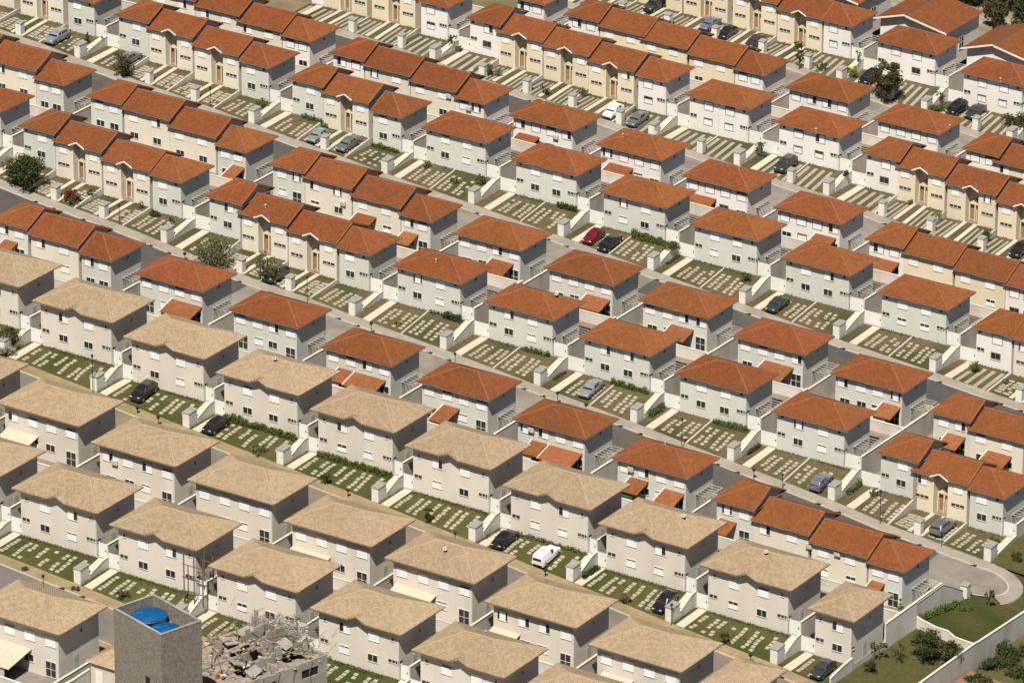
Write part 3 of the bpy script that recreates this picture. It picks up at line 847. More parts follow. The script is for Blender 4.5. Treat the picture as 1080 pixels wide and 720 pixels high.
def build_house(h):
    k = h.kind
    W, D = h.wid, h.dep
    R = random.Random(int(h.x1*100)+int(h.y0*7)+11)
    root = link('house' if k in ('c', 'w', 'e', 'th') else 'duplex_house', None, None, (0.5*(h.x0+h.x1), 0.5*(h.y0+h.y1), h.z))
    root.empty_display_size = 1
    grp = {'t': 'beige duplexes under tan roofs', 'th': 'half width tan roofed houses', 'r': 'duplexes under red hip roofs', 'c': 'cream terraced houses', 'w': 'end of terrace houses', 'e': 'end of terrace houses'}[k]
    tag(root, h.label, 'house', grp)
    ox, oy = -W/2, -D/2
    link('wall', proto(('wall', k, h.view, h.wall), wall_mesh, k, h.view, h.wall), root, (ox, oy, 0))
    rf = link('roof', proto(('roof', k, h.view), roof_mesh, k, h.view), root, (ox, oy, HGT[k]))
    for gm in proto(('gut', k, h.view), gutter_meshes, k, h.view): link('gutter', gm, rf)
    if h.view == 'front' and k in ('t', 'c'):
        link('barge_board', proto(('barge', k), barge_mesh, k), rf)
    x0, x1 = ox+(h.wx0-h.x0), ox+(h.wx1-h.x0)
    y0 = oy+h.ov-0.001
    ww = x1-x0
    dark = h.wall == 'wall_white'
    HH = HGT[k]
    up = HH-1.10 if k not in ('t', 'th') else HH-1.62
    sm = HH-0.62 if k not in ('t', 'th') else HH-1.28
    gd = 1.85
    sl = 2.35 if k not in ('t', 'th') else 2.25
    def wi(t, fx, z, yy=0.0): window(root, t, x0+ww*fx, y0+yy, z, dark, 0, R)
    if h.view == 'front':
        if k in ('t', 'r'):
            for t, fx, z in (('small', 0.08, sm), ('shut', 0.325, up), ('shut', 0.69, up), ('small', 0.925, sm), ('slit2', 0.07, sl),
                             ('ground', 0.32, gd), ('ground', 0.675, gd), ('slit3', 0.935, sl-0.05)):
                wi(t, fx, z)
        elif k == 'th':
            for t, fx, z in (('small', 0.15, sm), ('shut', 0.62, up), ('slit2', 0.14, sl), ('ground', 0.62, gd)):
                wi(t, fx, z)
        elif k == 'w':
            for t, fx, z in (('small', 0.10, sm), ('shut', 0.60, up), ('slit2', 0.13, sl), ('ground', 0.56, gd)):
                wi(t, fx, z)
        elif k == 'e':
            for t, fx, z in (('shut', 0.36, up), ('small', 0.83, sm), ('ground', 0.37, gd), ('slit3', 0.84, sl-0.05)):
                wi(t, fx, z)
        else:
            wi('shut_s', 0.17, up); wi('shut_s', 0.83, up)
            wi('slit4', 0.175, sl-0.25); wi('slit4', 0.835, sl-0.25)
            xc = ox+W*0.5+0.02
            link('porch', proto(('porch',), porch_mesh, W), root, (xc, y0, 0.1))
            for s in (-0.5, 0.5):
                link('door', proto(('door',), door_mesh, 0.8, 2.1, 'door'), root, (xc+s, y0+1.5, 0.1))
            wi('small', 0.507, HH-0.25, 1.5)
    else:
        if k in ('t', 'r'):
            for fx in (0.115, 0.385, 0.64, 0.905): wi('shut', fx, up)
            for fx in (0.15, 0.90): wi('tall', fx, 1.15)
            for fx in (0.40, 0.62): wi('ground', fx, gd)
        elif k == 'th':
            for fx in (0.25, 0.75): wi('shut', fx, up)
            wi('tall', 0.7, 1.15)
        elif k == 'c':
            for fx in (0.21, 0.70): wi('shut', fx, up)
            for fx in (0.22, 0.72): wi('ground', fx, gd-0.2)
        else:
            for fx in (0.28, 0.74): wi('shut', fx, up)
            wi('ground', 0.30, gd-0.2); wi('tall', 0.75, 1.15)
    if k in ('t', 'th', 'r', 'e'):
        wy0, wy1 = oy+h.ov, -oy-h.ov
        window(root, 'small', x1+0.001, wy0+(wy1-wy0)*0.56, sm-0.25, False, pi/2, R)
        if h.view == 'front':
            window(root, 'slit1', x1+0.001, wy0+0.42, sl-0.05, False, pi/2, R)
        link('door', proto(('sdoor',), door_mesh, 0.85, 2.1, 'meter'), root, (x1+0.001, wy0+(wy1-wy0)*0.42, 0.0), pi/2)
        link('downpipe', proto(('pipe', k), downpipe_mesh, HH-0.2), root, (x1-0.12, y0-0.06, 0.0))
    elif k == 'c':
        link('downpipe', proto(('pipe', k), downpipe_mesh, HH-0.2), root, (x1-0.08, y0-0.06, 0.0))
    if k == 'r' and R.random() < 0.4:
        link('downpipe', proto(('pipe', k), downpipe_mesh, HH-0.2), root, (x0+ww*0.5, y0-0.06, 0.0))
    h.root = root
    return root
for k in H:
    for h in H[k]:
        build_house(h)

# ---------------------------------------------------------------- ground, streets, lots
def build_ground():
    b = MB()
    step = 20.0
    xs = [-420+step*i for i in range(48)]
    ys = [-300+step*i for i in range(46)]
    z = lambda x, y: GX*x+GY*y-9.6-0.6*sin(x*0.05)*cos(y*0.04)
    for x in xs:
        for y in ys:
            b.face([(x, y, z(x, y)), (x+step, y, z(x+step, y)), (x+step, y+step, z(x+step, y+step)), (x, y+step, z(x, y+step))], 'earth')
    struct('ground', b)
build_ground()

def ribbon(b, xs, ya, yb, za, zb, m, skirt=None):
    for x0, x1 in zip(xs, xs[1:]):
        b.face([(x0, ya, za(x0)), (x1, ya, za(x1)), (x1, yb, zb(x1)), (x0, yb, zb(x0))], m)
        if skirt:
            b.face([(x0, ya, za(x0)-skirt), (x1, ya, za(x1)-skirt), (x1, ya, za(x1)), (x0, ya, za(x0))], m)
            b.face([(x1, yb, zb(x1)-skirt), (x0, yb, zb(x0)-skirt), (x0, yb, zb(x0)), (x1, yb, zb(x1))], m)

ROAD_TONE = {'F': [(-999, -45, 'asphalt'), (-45, 9, 'asphalt_pale'), (9, 64, 'asphalt'), (64, 999, 'asphalt_pale')], 'H': [(-999, -52, 'asphalt'), (-52, -10, 'asphalt_pale'), (-10, 999, 'asphalt')],
          'J': [(-999, -60, 'asphalt'), (-60, 999, 'asphalt_pale')], 'L': [(-999, 999, 'asphalt_pale')], 'A': [(-999, 999, 'asphalt_tan')], 'C': [(-999, 999, 'asphalt_tan')]}
for s in ST:
    hb = H[s.b]
    s.x0 = hb[0].ax-60
    s.x1 = hb[-1].bx+40
    if s.b == 'F': s.x1 = hb[-1].bx+0.6
    if s.b == 'A': s.x1 = hb[-1].bx+1.5
    xs = [s.x0+(s.x1-s.x0)*i/60 for i in range(61)]
    tan = s.b in 'CA'
    b = MB()
    for x_a, x_b, m_ in ROAD_TONE[s.b]:          # pale and dark stretches of road colour, set by x range
        x_a, x_b = max(x_a, s.x0), min(x_b, s.x1)
        if x_b > x_a:
            xr = [x_a+(x_b-x_a)*i/24 for i in range(25)]
            ribbon(b, xr, s.y2-0.2, s.y3+0.2, lambda x: s.z(x)-0.12, lambda x: s.z(x)-0.12, m_)
    struct('road', b)
    for ya, yb, near in ((s.y3, s.y4, False), (s.y1, s.y2, True)):
        b = MB()
        m = 'pave_dirt' if tan else 'pave'
        if not near:
            ribbon(b, xs, ya, ya+0.16, lambda x: s.z(x)+0.004, lambda x: s.z(x)+0.004, 'kerb', 0.3)
            if tan:
                ribbon(b, xs, ya+0.16, ya+1.3, lambda x: s.z(x), lambda x: s.z(x), m)
                ribbon(b, xs, ya+1.3, yb, lambda x: s.z(x)+0.004, lambda x: s.z(x)+0.004, 'pave_dirt')
            else:
                ribbon(b, xs, ya+0.16, yb+0.05, lambda x: s.z(x), lambda x: s.z(x), m)
            for h in hb:                    # dark storm drain slots in the kerb line
                if h.gap or h.kind == 'c':
                    for dx in (-1.2, 1.9):
                        x = h.bx+dx if h.kind != 'c' else 0.5*(h.wx0+h.wx1)+dx
                        if x < s.x1: b.box(x-0.42, x+0.42, ya-0.03, ya+0.22, s.z(x)-0.1, s.z(x)+0.012, 'black')
        else:
            ribbon(b, xs, ya, yb-0.16, lambda x: s.z(x), lambda x: s.z(x), m)
            ribbon(b, xs, yb-0.16, yb, lambda x: s.z(x)+0.004, lambda x: s.z(x)+0.004, 'kerb', 0.3)
        struct('pavement', b)

def lawn(h, s):
    """front garden between house and pavement: a warped patch with slabs, strips and paths let into it"""
    b = MB()
    yw = h.wy0+0.02; ys = s.y4
    zs = s.z
    def z(x, t): return h.z*(1-t)+zs(x)*t
    def y(t): return yw+(ys-yw)*t
    g = 'grass' if s.b in 'CA' else ('grass_dry' if s.b in 'FH' else 'grass_far')
    nx = max(6, int((h.bx-h.ax)/1.5))
    for i in range(nx):
        xa = h.ax+(h.bx-h.ax)*i/nx; xb = h.ax+(h.bx-h.ax)*(i+1)/nx
        for j in range(3):
            ta, tb = j/3, (j+1)/3
            b.face([(xa, y(tb), z(xa, tb)), (xb, y(tb), z(xb, tb)), (xb, y(ta), z(xb, ta)), (xa, y(ta), z(xa, ta))], g)
    for xa, xb, tt in ((h.ax, h.bx, 1.0),):
        b.face([(xa, ys, z(xa, 1)-1.2), (xb, ys, z(xb, 1)-1.2), (xb, ys, z(xb, 1)), (xa, ys, z(xa, 1))], 'kerb')
    R = random.Random(int(h.x1*31)+5)
    def plate(xa, xb, ta, tb, m, e=0.035, seg=1):
        for q in range(seg):
            u0 = ta+(tb-ta)*q/seg; u1 = ta+(tb-ta)*(q+1)/seg
            P = [(xa, y(u1), z(xa, u1)+e), (xb, y(u1), z(xb, u1)+e), (xb, y(u0), z(xb, u0)+e), (xa, y(u0), z(xa, u0)+e)]
            b.face(P, m)
            for i in range(4):
                a, c = P[i], P[(i+1) % 4]
                b.face([(a[0], a[1], a[2]-0.12), (c[0], c[1], c[2]-0.12), c, a], m)
    L = yw-ys
    def column(xc, t0, t1, style, w=0.52):
        if style == 'strip':
            plate(xc-w/2, xc+w/2, t0, t1, 'strip', 0.03, 3)
            return
        d = 0.50 if style == 'slab' else 0.50
        pitch = 0.72 if style == 'slab' else 0.66
        t = t0
        while t+d/L <= t1+0.02:
            j = R.uniform(-0.09, 0.09)
            if R.random() < 0.93:
                plate(xc-w/2+j, xc+w/2+j, t, t+d/L, 'slab', R.uniform(0.015, 0.04))
            t += pitch/L
    style = 'slab_t' if s.b in 'CA' else ('slab' if s.b in 'FH' and h.wall != 'wall_white' else 'strip')
    W0, W1 = h.wx0, h.wx1
    if h.kind == 'c':
        xc = 0.5*(h.x0+h.x1)+0.02
        halves = [(h.ax+0.25, xc-1.3), (xc+1.3, h.bx-0.25)]
        plate(xc-1.25, xc-0.65, 0.0, 0.96, 'path', 0.10, 3)
        plate(xc+0.45, xc+1.10, 0.0, 0.98, 'path', 0.07, 3)
    elif h.kind in ('t', 'r'):
        halves = [(W0, 0.5*(W0+W1)), (0.5*(W0+W1), W1)]
        if style != 'slab_t':
            xm = 0.5*(W0+W1)
            plate(xm-0.11, xm+0.11, 0.02, 1.0, 'kerb', 0.12, 3)
    else:
        halves = [(W0, W1)]
    if h.kind in ('w', 'c') and not h.gap:
        plate(h.bx-0.28, h.bx+0.0, 0.02, 1.0, 'kerb', 0.10, 3)
    for xa, xb in halves:
        w = xb-xa
        if w < 2.2:
            column(xa+w*0.3, 0.2, 0.9, style); column(xa+w*0.75, 0.2, 0.9, style)
        elif style == 'slab_t':
            for f, t1 in ((0.10, 0.97), (0.40, 0.97), (0.57, 0.97), (0.86, 0.66)): column(xa+w*f, 0.20, t1, style)
        elif style == 'slab':
            for f in (0.17, 0.36, 0.64, 0.83): column(xa+w*f, 0.26, 0.97, style)
        else:
            n = 4 if w > 3.5 else 3
            for q in range(n): column(xa+w*(q+0.5)/n, 0.14, 0.99, 'strip', w/n*0.42)
    # side paths to the gates
    if h.gapl:
        plate(W0-1.30, W0-0.12, 0.0, 0.99, 'path', 0.045, 3)
    if h.gap and h.kind != 'th':
        plate(h.bx-1.15, h.bx-0.12, 0.0, 0.93, 'path', 0.09, 3)
    for xx, sg in ((h.ax, -1), (h.bx, 1)):
        for j in range(3):
            ta, tb = j/3, (j+1)/3
            q = [(xx, y(tb), z(xx, tb)-1.6), (xx, y(ta), z(xx, ta)-1.6), (xx, y(ta), z(xx, ta)), (xx, y(tb), z(xx, tb))]
            b.face(q if sg > 0 else q[::-1], 'yardwall')
    # weeds and tufts along the wall foot and the lot edges
    gm = b.mi('leaf_olive' if R.random() < 0.5 else 'leaf_green')
    dens = R.choice([10, 18, 30, 42]) if s.b in 'CAFH' else R.choice([6, 12, 18])
    for q in range(int((W1-W0)*dens*0.8)):
        if R.random() < 0.72: xx, tt = R.uniform(W0, W1), R.random()**2*0.11+0.01
        else: xx, tt = R.choice([h.ax+R.random()*0.5, h.bx-1.2-R.random()*0.3, R.uniform(W0, W1)]), R.uniform(0.03, 0.95)
        if h.kind == 'c' and abs(xx-0.5*(W0+W1)) < 1.3: continue
        c = Vector((xx, y(tt), z(xx, tt)+R.uniform(0.0, 0.16)))
        s_ = R.uniform(0.10, 0.26)
        u = Vector((R.gauss(0, 1), R.gauss(0, 1), R.uniform(0.2, 1.6))).normalized(); w = u.cross(Vector((R.gauss(0, 1), R.gauss(0, 1), R.gauss(0, .5)))).normalized()
        k_ = len(b.v); b.v += [tuple(c-u*s_*.4), tuple(c+w*s_*.3), tuple(c+u*s_*.6), tuple(c-w*s_*.3)]; b.f.append([k_, k_+1, k_+2, k_+3]); b.m.append(gm)
    struct('lawn', b)
    h.zl = z

def yard(h, k):
    """paved court round the house, stepping down to the next lot"""
    b = MB()
    if k in FRONT: ya, yb = h.wy0, YMID[k]
    else: ya, yb = YMID[k], h.wy1
    b.box(h.ax, h.bx, ya, yb, h.z-3.2, h.z-0.01, 'yardwall', top='yard', skip='b')
    struct('courtyard', b)
for k in H:
    for h in H[k]:
        yard(h, k)
for s in ST:
    for h in H[s.b]:
        lawn(h, s)
    b = None
    for h in H[s.a]:                      # gardens on the near side of the street, mostly behind their houses
        b = MB()
        g = 'grass' if s.b in 'CA' else 'grass_dry'
        ya, yb = h.wy1, s.y1
        for i in range(8):
            xa = h.ax+(h.bx-h.ax)*i/8; xb = h.ax+(h.bx-h.ax)*(i+1)/8
            m = 'path' if i in (0, 7) else ('strip' if i in (2, 5) else g)
            b.face([(xa, ya, h.z), (xb, ya, h.z), (xb, yb, s.z(xb)), (xa, yb, s.z(xa))], m)
        b.face([(h.bx, ya, h.z-2.5), (h.bx, yb, s.z(h.bx)-2.5), (h.bx, yb, s.z(h.bx)), (h.bx, ya, h.z)], 'yardwall')
        b.face([(h.ax, yb, s.z(h.ax)-2.5), (h.ax, ya, h.z-2.5), (h.ax, ya, h.z), (h.ax, yb, s.z(h.ax))], 'yardwall')
        struct('lawn', b)

# ---------------------------------------------------------------- garden walls, gates, kerb pillars, pergolas: one of each per gap between houses
PIL = {True: (1.0, 1.75, 1.95), False: (0.95, 1.0, 1.85)}
def pillar_mesh(wide):
    b = MB()
    w, d, hh = PIL[wide]
    b.box(-w/2, w/2, -d/2, d/2, -0.9, hh, 'pillar')
    return b.mesh('pillar')
def pillar_cap_mesh(wide):
    b = MB()
    w, d, hh = PIL[wide]
    x, y = w/2+0.08, d/2+0.08
    lo = [(-x, -y, hh+0.002), (x, -y, hh+0.002), (x, y, hh+0.002), (-x, y, hh+0.002)]
    hi = [(-x, -y, hh+0.09), (x, -y, hh+0.05), (x, y, hh+0.16), (-x, y, hh+0.20)]
    b.face(hi, 'pillar_cap')
    for q in range(4): b.face([lo[q], lo[(q+1) % 4], hi[(q+1) % 4], hi[q]], 'pillar_cap')
    return b.mesh('cap')
def meter_mesh(wide):
    b = MB()
    w, d, hh = PIL[wide]
    x = w/2
    b.box(x-0.01, x+0.025, -d/2+0.14, -0.03, 0.25, hh-0.22, 'meter_w')
    b.box(x-0.01, x+0.025, 0.03, d/2-0.14, 0.25, hh-0.22, 'meter_w')
    return b.mesh('meter_door')
def make_pillar(x, y, z, wide, where):
    o = link('kerb_pillar', None, None, (x, y, z))
    tag(o, 'white kerb pillar before %s' % where, 'pillar', 'white pillars along the kerbs')
    link('post', proto(('pil', wide), pillar_mesh, wide), o)
    link('cap', proto(('pilc', wide), pillar_cap_mesh, wide), o)
    link('meter_door', proto(('pilm', wide), meter_mesh, wide), o)
def gate_mesh(w, h):
    b = MB()
    b.box(0, w, -0.03, 0.03, 0.03, h, 'gate')
    b.box(0, 0.09, -0.06, 0.06, -0.4, h+0.04, 'gate'); b.box(w-0.09, w, -0.06, 0.06, -0.4, h+0.04, 'gate')
    n = int(w/0.28)
    for i in range(1, n):
        x = w*i/n
        b.box(x-0.012, x+0.012, -0.04, -0.03, 0.1, h-0.06, 'gate')
    return b.mesh('gate')
def handle_mesh():
    b = MB(); b.box(-0.05, 0.05, -0.10, -0.03, 0.95, 1.15, 'black'); return b.mesh('handle')
def make_gate(x0, x1, y, z, where, hh=1.95):
    o = link('side_gate', None, None, (x0, y, z))
    tag(o, 'white gate at %s' % where, 'gate', 'white side gates')
    link('panel', gate_mesh(x1-x0, hh), o)
    link('handle', proto(('hand',), handle_mesh), o, (x1-x0-0.25, 0, 0))
def make_pergola(x0, x1, y0, y1, z, where):
    o = link('pergola', None, None, (0.5*(x0+x1), 0.5*(y0+y1), z))
    tag(o, 'slatted pergola right of %s' % where, 'pergola', 'pergolas over side passages')
    w, L = x1-x0, y1-y0
    b = MB()
    for q in range(2):
        b.tube([(w/2-0.12, -L/2+q*L*0.55, 0), (w/2-0.12, -L/2+q*L*0.55, 2.1)], 0.06, 'pergola')
    link('post', b.mesh('post'), o)
    b = MB()
    n = int(L/0.62)
    for i in range(n+1):
        y = -L/2+L*i/n
        b.box(-w/2, w/2+0.15, y-0.025, y+0.025, 2.1, 2.19, 'pergola')
    link('slats', b.mesh('slats'), o)
    b = MB()
    b.box(-w/2, -w/2+0.1, -L/2, L/2, 2.0, 2.098, 'pergola'); b.box(w/2-0.17, w/2-0.07, -L/2, L/2, 2.0, 2.098, 'pergola')
    link('beam', b.mesh('beam'), o)

def boundary(k, a, b_, s):
    """stepped wall between the court of a (upper, left) and the court of b_ (lower, right)"""
    x = a.bx
    t = 0.09
    zl = (b_.z if b_ else a.z-1.5)
    where = a.short
    wm = 'yardwall' if k in 'DCBAEFGH' else 'yardwall_w'
    o = link('garden_wall', None, None, (x, a.wy0, a.z))
    tag(o, 'stepped garden wall right of %s' % where, 'garden wall', 'stepped garden walls between lots')
    m = MB(); c = MB()
    if k in FRONT:
        yb = YMID[k]
        y_ = [s.y4+1.9, a.wy0-0.9, a.wy0+0.25]
        top = [a.zl(x, 1-1.9/s.g)+0.22, a.z+0.32, a.z+2.0]
        lo = min(zl, s.z(x))-1.0
        L = lambda y, z: (y-a.wy0, z-a.z)
        poly = [L(y_[0], lo), L(yb, lo), L(yb, a.z+1.9), L(y_[2], top[2]), L(y_[2], a.z+1.95), L(y_[2]-0.01, top[1]+0.1), L(y_[1], top[1]), L(y_[0], top[0])]
        m.xprism(poly, -t, t, wm)
        cw = t+0.05
        for (p, q) in ((poly[2], poly[3]), (poly[5], poly[6]), (poly[6], poly[7])):
            # coping follows the top edge
            c.face([(-cw, p[0], p[1]+0.07), (-cw, q[0], q[1]+0.07), (cw, q[0], q[1]+0.07), (cw, p[0], p[1]+0.07)], 'cap')
            c.face([(cw, p[0], p[1]), (cw, p[0], p[1]+0.07), (cw, q[0], q[1]+0.07), (cw, q[0], q[1])], 'cap')
            c.face([(-cw, q[0], q[1]), (-cw, q[0], q[1]+0.07), (-cw, p[0], p[1]+0.07), (-cw, p[0], p[1])], 'cap')
        c.face([(-cw, 0.25, 1.98), (cw, 0.25, 1.98), (cw, 0.25, 2.07), (-cw, 0.25, 2.07)], 'cap')
    else:
        ya, yb = YMID[k], a.wy1
        poly = [(ya-a.wy0, zl-a.z-0.6), (yb-a.wy0, zl-a.z-0.6), (yb-a.wy0, 1.6), (ya-a.wy0, 1.6)]
        m.xprism(poly, -t, t, wm)
        p, q = poly[3], poly[2]
        cw = t+0.05
        c.box(-cw, cw, p[0], q[0], p[1]+0.001, p[1]+0.07, 'cap')
    link('wall_body', m.mesh('wall_body'), o)
    link('coping', c.mesh('coping'), o)

def rear_wall(f, b_):
    y = YMID[f]
    for h in H[f]:
        o = link('yard_wall', None, None, (0.5*(h.ax+h.bx), y, h.z))
        tag(o, 'white yard wall behind %s' % h.short, 'yard wall', 'white walls between back yards')
        w = h.bx-h.ax
        m = MB(); m.box(-w/2, w/2, -0.085, 0.085, -3.0, 1.55, 'yardwall_w'); link('wall_body', m.mesh('wall_body'), o)
        m = MB(); m.box(-w/2, w/2, -0.13, 0.13, 1.553, 1.62, 'cap'); link('coping', m.mesh('coping'), o)

for s in ST:
    for k in (s.b, s.a):
        hs = H[k]
        for i, h in enumerate(hs):
            nx = hs[i+1] if i+1 < len(hs) else None
            if h.gap and h.kind != 'th':
                boundary(k, h, nx, s)
                if k in FRONT:
                    make_gate(h.wx1+0.06, h.bx-0.11, h.wy0+0.35, h.z, 'the right of '+h.short)
                    make_pillar(h.bx-0.45, s.y4+0.92, s.z(h.bx), True, h.short)
                if h.kind in ('r', 'e') and (h.z is not None):
                    make_pergola(h.wx1+0.05, h.bx-0.12, h.wy0+2.3, h.wy1-0.8, h.z, h.short)
            if h.gapl and k in FRONT:
                make_gate(h.ax+0.12, h.wx0-0.06, h.wy0+0.30, h.z, 'the left of '+h.short)
            if k in 'ACFH' and h.kind == 'c':
                xc = 0.5*(h.x0+h.x1)
                make_pillar(xc+0.35, s.y4+0.55, s.z(xc), False, 'porch of '+h.short)
            if k in 'JL' and h.kind in 'cw' and not h.gap:
                make_pillar(h.bx+0.9, s.y4+0.55, s.z(h.bx), False, 'right edge of '+h.short)
            if k in 'JL' and h.kind == 'r':
                make_pillar(0.5*(h.wx0+h.wx1)+0.6, s.y4+0.55, s.z(0.5*(h.wx0+h.wx1)), False, 'middle of '+h.short)
for f, b_ in (('C', 'B'), ('A', 'E'), ('F', 'G'), ('H', 'I'), ('J', 'K')):
    rear_wall(f, b_)

# ---------------------------------------------------------------- lean-to annexes in the back yards
def annex(row, i, fa, fb, d=2.6, mt='roof_orange', hw=2.45, label=None, wallm='annex_w', left_wall=True):
    h = H[row][i]
    W = h.wx1-h.wx0
    xa, xb = h.wx0+W*fa, h.wx0+W*fb
    w = xb-xa
    y1 = h.wy0-0.03
    root = link('lean_to_annex', None, None, (0.5*(xa+xb), y1-d/2, h.z))
    cn = {'roof_orange': 'orange tiled', 'roof_red': 'red tiled', 'roof_tan': 'tan tiled', 'awning': 'cream'}[mt]
    sd = ('left' if 0.5*(fa+fb) < 0.4 else ('right' if 0.5*(fa+fb) > 0.62 else 'middle'))
    tag(root, label or '%s annex %s, %s' % (cn, 'behind, at ' + sd if sd != 'middle' else 'behind, mid wall', h.short), 'annex', 'yard annexes')
    b = MB()
    z1, z0 = hw+0.55, hw-0.25
    for q, (ya, yb) in enumerate(((-d/2-0.25, d/2),)):
        top = [(-w/2, ya, z0), (w/2, ya, z0), (w/2, yb, z1), (-w/2, yb, z1)]
        b.face(top, mt)
        bot = [(x, y, z-0.1) for x, y, z in top]
        b.face(bot[::-1], 'soffit')
        for j in range(4):
            b.face([bot[j], bot[(j+1) % 4], top[(j+1) % 4], top[j]], mt)
    link('roof', b.mesh('roof'), root)
    b = MB()
    b.xprism([(-d/2, -0.5), (d/2, -0.5), (d/2, z1-0.12), (-d/2, z0-0.05)], -w/2+0.03, -w/2+0.18, wallm)
    b.box(-w/2+0.18, w/2-0.9, -d/2, -d/2+0.14, -0.5, z0-0.08, wallm)
    link('wall', b.mesh('wall'), root)
    b = MB()
    b.xprism([(-d/2-0.28, z0-0.05), (d/2, z1-0.05), (d/2, z1+0.12), (-d/2-0.28, z0+0.12)], -w/2-0.14, -w/2-0.002, 'cap')
    link('parapet', b.mesh('parapet'), root)
for a in [('E', 3, 0.52, 1.0), ('E', 5, 0.45, 0.93), ('E', 5, 0.20, 0.43, 2.3), ('E', 6, 0.34, 0.58, 3.4), ('E', 7, 0.48, 0.97), ('E', 7, 0.22, 0.44, 2.4, 'roof_red'),
          ('E', 8, 0.70, 0.99), ('E', 0, 0.3, 0.7), ('E', 9, 0.1, 0.55, 2.4, 'roof_red'), ('E', 12, 0.1, 0.5, 2.4),
          ('G', 12, 0.60, 0.97), ('G', 11, 0.55, 0.9, 2.6, 'roof_red'), ('G', 13, 0.45, 0.8), ('G', 14, 0.42, 0.86, 3.2), ('G', 15, 0.72, 0.99),
          ('G', 16, 0.4, 0.9), ('G', 17, 0.35, 0.8), ('G', 6, 0.55, 0.98), ('G', 9, 0.1, 0.5, 2.6, 'roof_red'), ('G', 10, 0.1, 0.6, 2.3),
          ('I', 8, 0.1, 0.45, 2.4, 'roof_red'), ('I', 9, 0.15, 0.55, 2.6, 'roof_red'), ('I', 10, 0.1, 0.5, 2.2, 'roof_red'), ('I', 12, 0.3, 0.9), ('I', 11, 0.62, 0.95, 2.4, 'roof_red'),
          
          ('B', 1, 0.06, 0.46, 3.2, 'awning'), ('B', 4, 0.03, 0.50, 3.0, 'awning'), ('B', 5, 0.06, 0.55, 2.8, 'awning'), ('B', 6, 0.02, 0.34, 3.0, 'awning'), ('B', 7, 0.1, 0.45, 3.0, 'awning')]:
    annex(*a)
annex('E', 8, 0.20, 0.46, 2.6, 'roof_red', 2.75, 'red yard annex with dark green side, sixth duplex, first red row', 'green_paint')

# ---------------------------------------------------------------- vents, dishes, air conditioners
def vent_mesh():
    b = MB()
    b.tube([(0, 0, -0.3), (0, 0, 0.45)], 0.10, 'dish', n=8)
    b.tube([(0, 0, 0.45), (0, 0, 0.55), (0, 0, 0.62)], [0.19, 0.19, 0.07], 'dish', n=10)
    return b.mesh('vent')
def dish_mesh():
    b = MB()
    b.tube([(0, 0, -0.2), (0, 0, 0.5)], 0.03, 'black', n=6)
    c = Vector((0, -0.05, 0.6)); n = Vector((0.2, -0.75, 0.6)).normalized()
    b.tube([c-n*0.12, c-n*0.06, c+n*0.02], [0.04, 0.19, 0.27], 'dish', n=14)
    b.tube([c, c+n*0.4], 0.02, 'black', n=5)
    return b.mesh('dish')
VENTS = [(574, 110, 0, 'r1'), (657, 145, 0, ''), (691, 144, 1, ''), (780, 179, 0, ''), (859, 205, 0, ''), (986, 33, 0, ''), (1000.8, 164, 0, ''), (1053, 142, 0, ''), (460, 277, 0, ''), (587, 314, 1, ''),
         (701.7, 470, 0, ''), (290, 382, 1, ''), (469.5, 583, 1, ''), (808, 586, 1, ''), (721, 548, 1, ''), (512.5, 669, 0, ''), (497.5, 80, 1, ''), (280, 220, 0, '')]
def house_at(x, y):
    for k in H:
        for h in H[k]:
            if h.x0 <= x <= h.x1 and h.y0 <= y <= h.y1:
                return h
for px, py, t, _ in VENTS:
    p = at(px, py, roofz, 700, 0.0)
    h = house_at(p.x, p.y)
    if not h: continue
    o = link('satellite_dish' if t else 'roof_vent', proto(('vent', t), dish_mesh if t else vent_mesh), None, p)
    if t: tag(o, 'satellite dish on %s' % h.short, 'dish', 'satellite dishes on roofs')
    else: tag(o, 'pale roof vent on %s' % h.short, 'vent', 'vent caps on roofs')
def ac_mesh():
    b = MB()
    b.box(-0.42, 0.42, -0.36, -0.02, -0.3, 0.3, 'ac')
    b.tube([(-0.1, -0.361, 0), (-0.1, -0.375, 0)], [0.22, 0.22], 'meter', n=14)
    return b.mesh('casing')
def acb_mesh():
    b = MB()
    for x in (-0.34, 0.30): b.box(x, x+0.05, -0.38, 0, -0.36, -0.302, 'black')
    return b.mesh('bracket')
for row, px, py in (('E', 854, 575), ('E', 884, 583), ('E', 561, 452.5), ('E', 666, 494), ('I', 586.7, 144), ('I', 474, 101), ('I', 495, 114), ('G', 362.5, 214), ('B', 122, 487)):
    y = H[row][0].wy0
    v = _d+_r*(px-540)/FPX-_u*(py-360)/FPX
    p = CAM+v*((y-CAM[1])/v[1])
    h = lot_at(row, p[0])
    o = link('air_conditioner', None, None, p)
    tag(o, 'small air conditioner behind %s' % h.short, 'air conditioner', 'wall mounted air conditioners')
    link('casing', proto(('ac',), ac_mesh), o); link('bracket', proto(('acb',), acb_mesh), o)

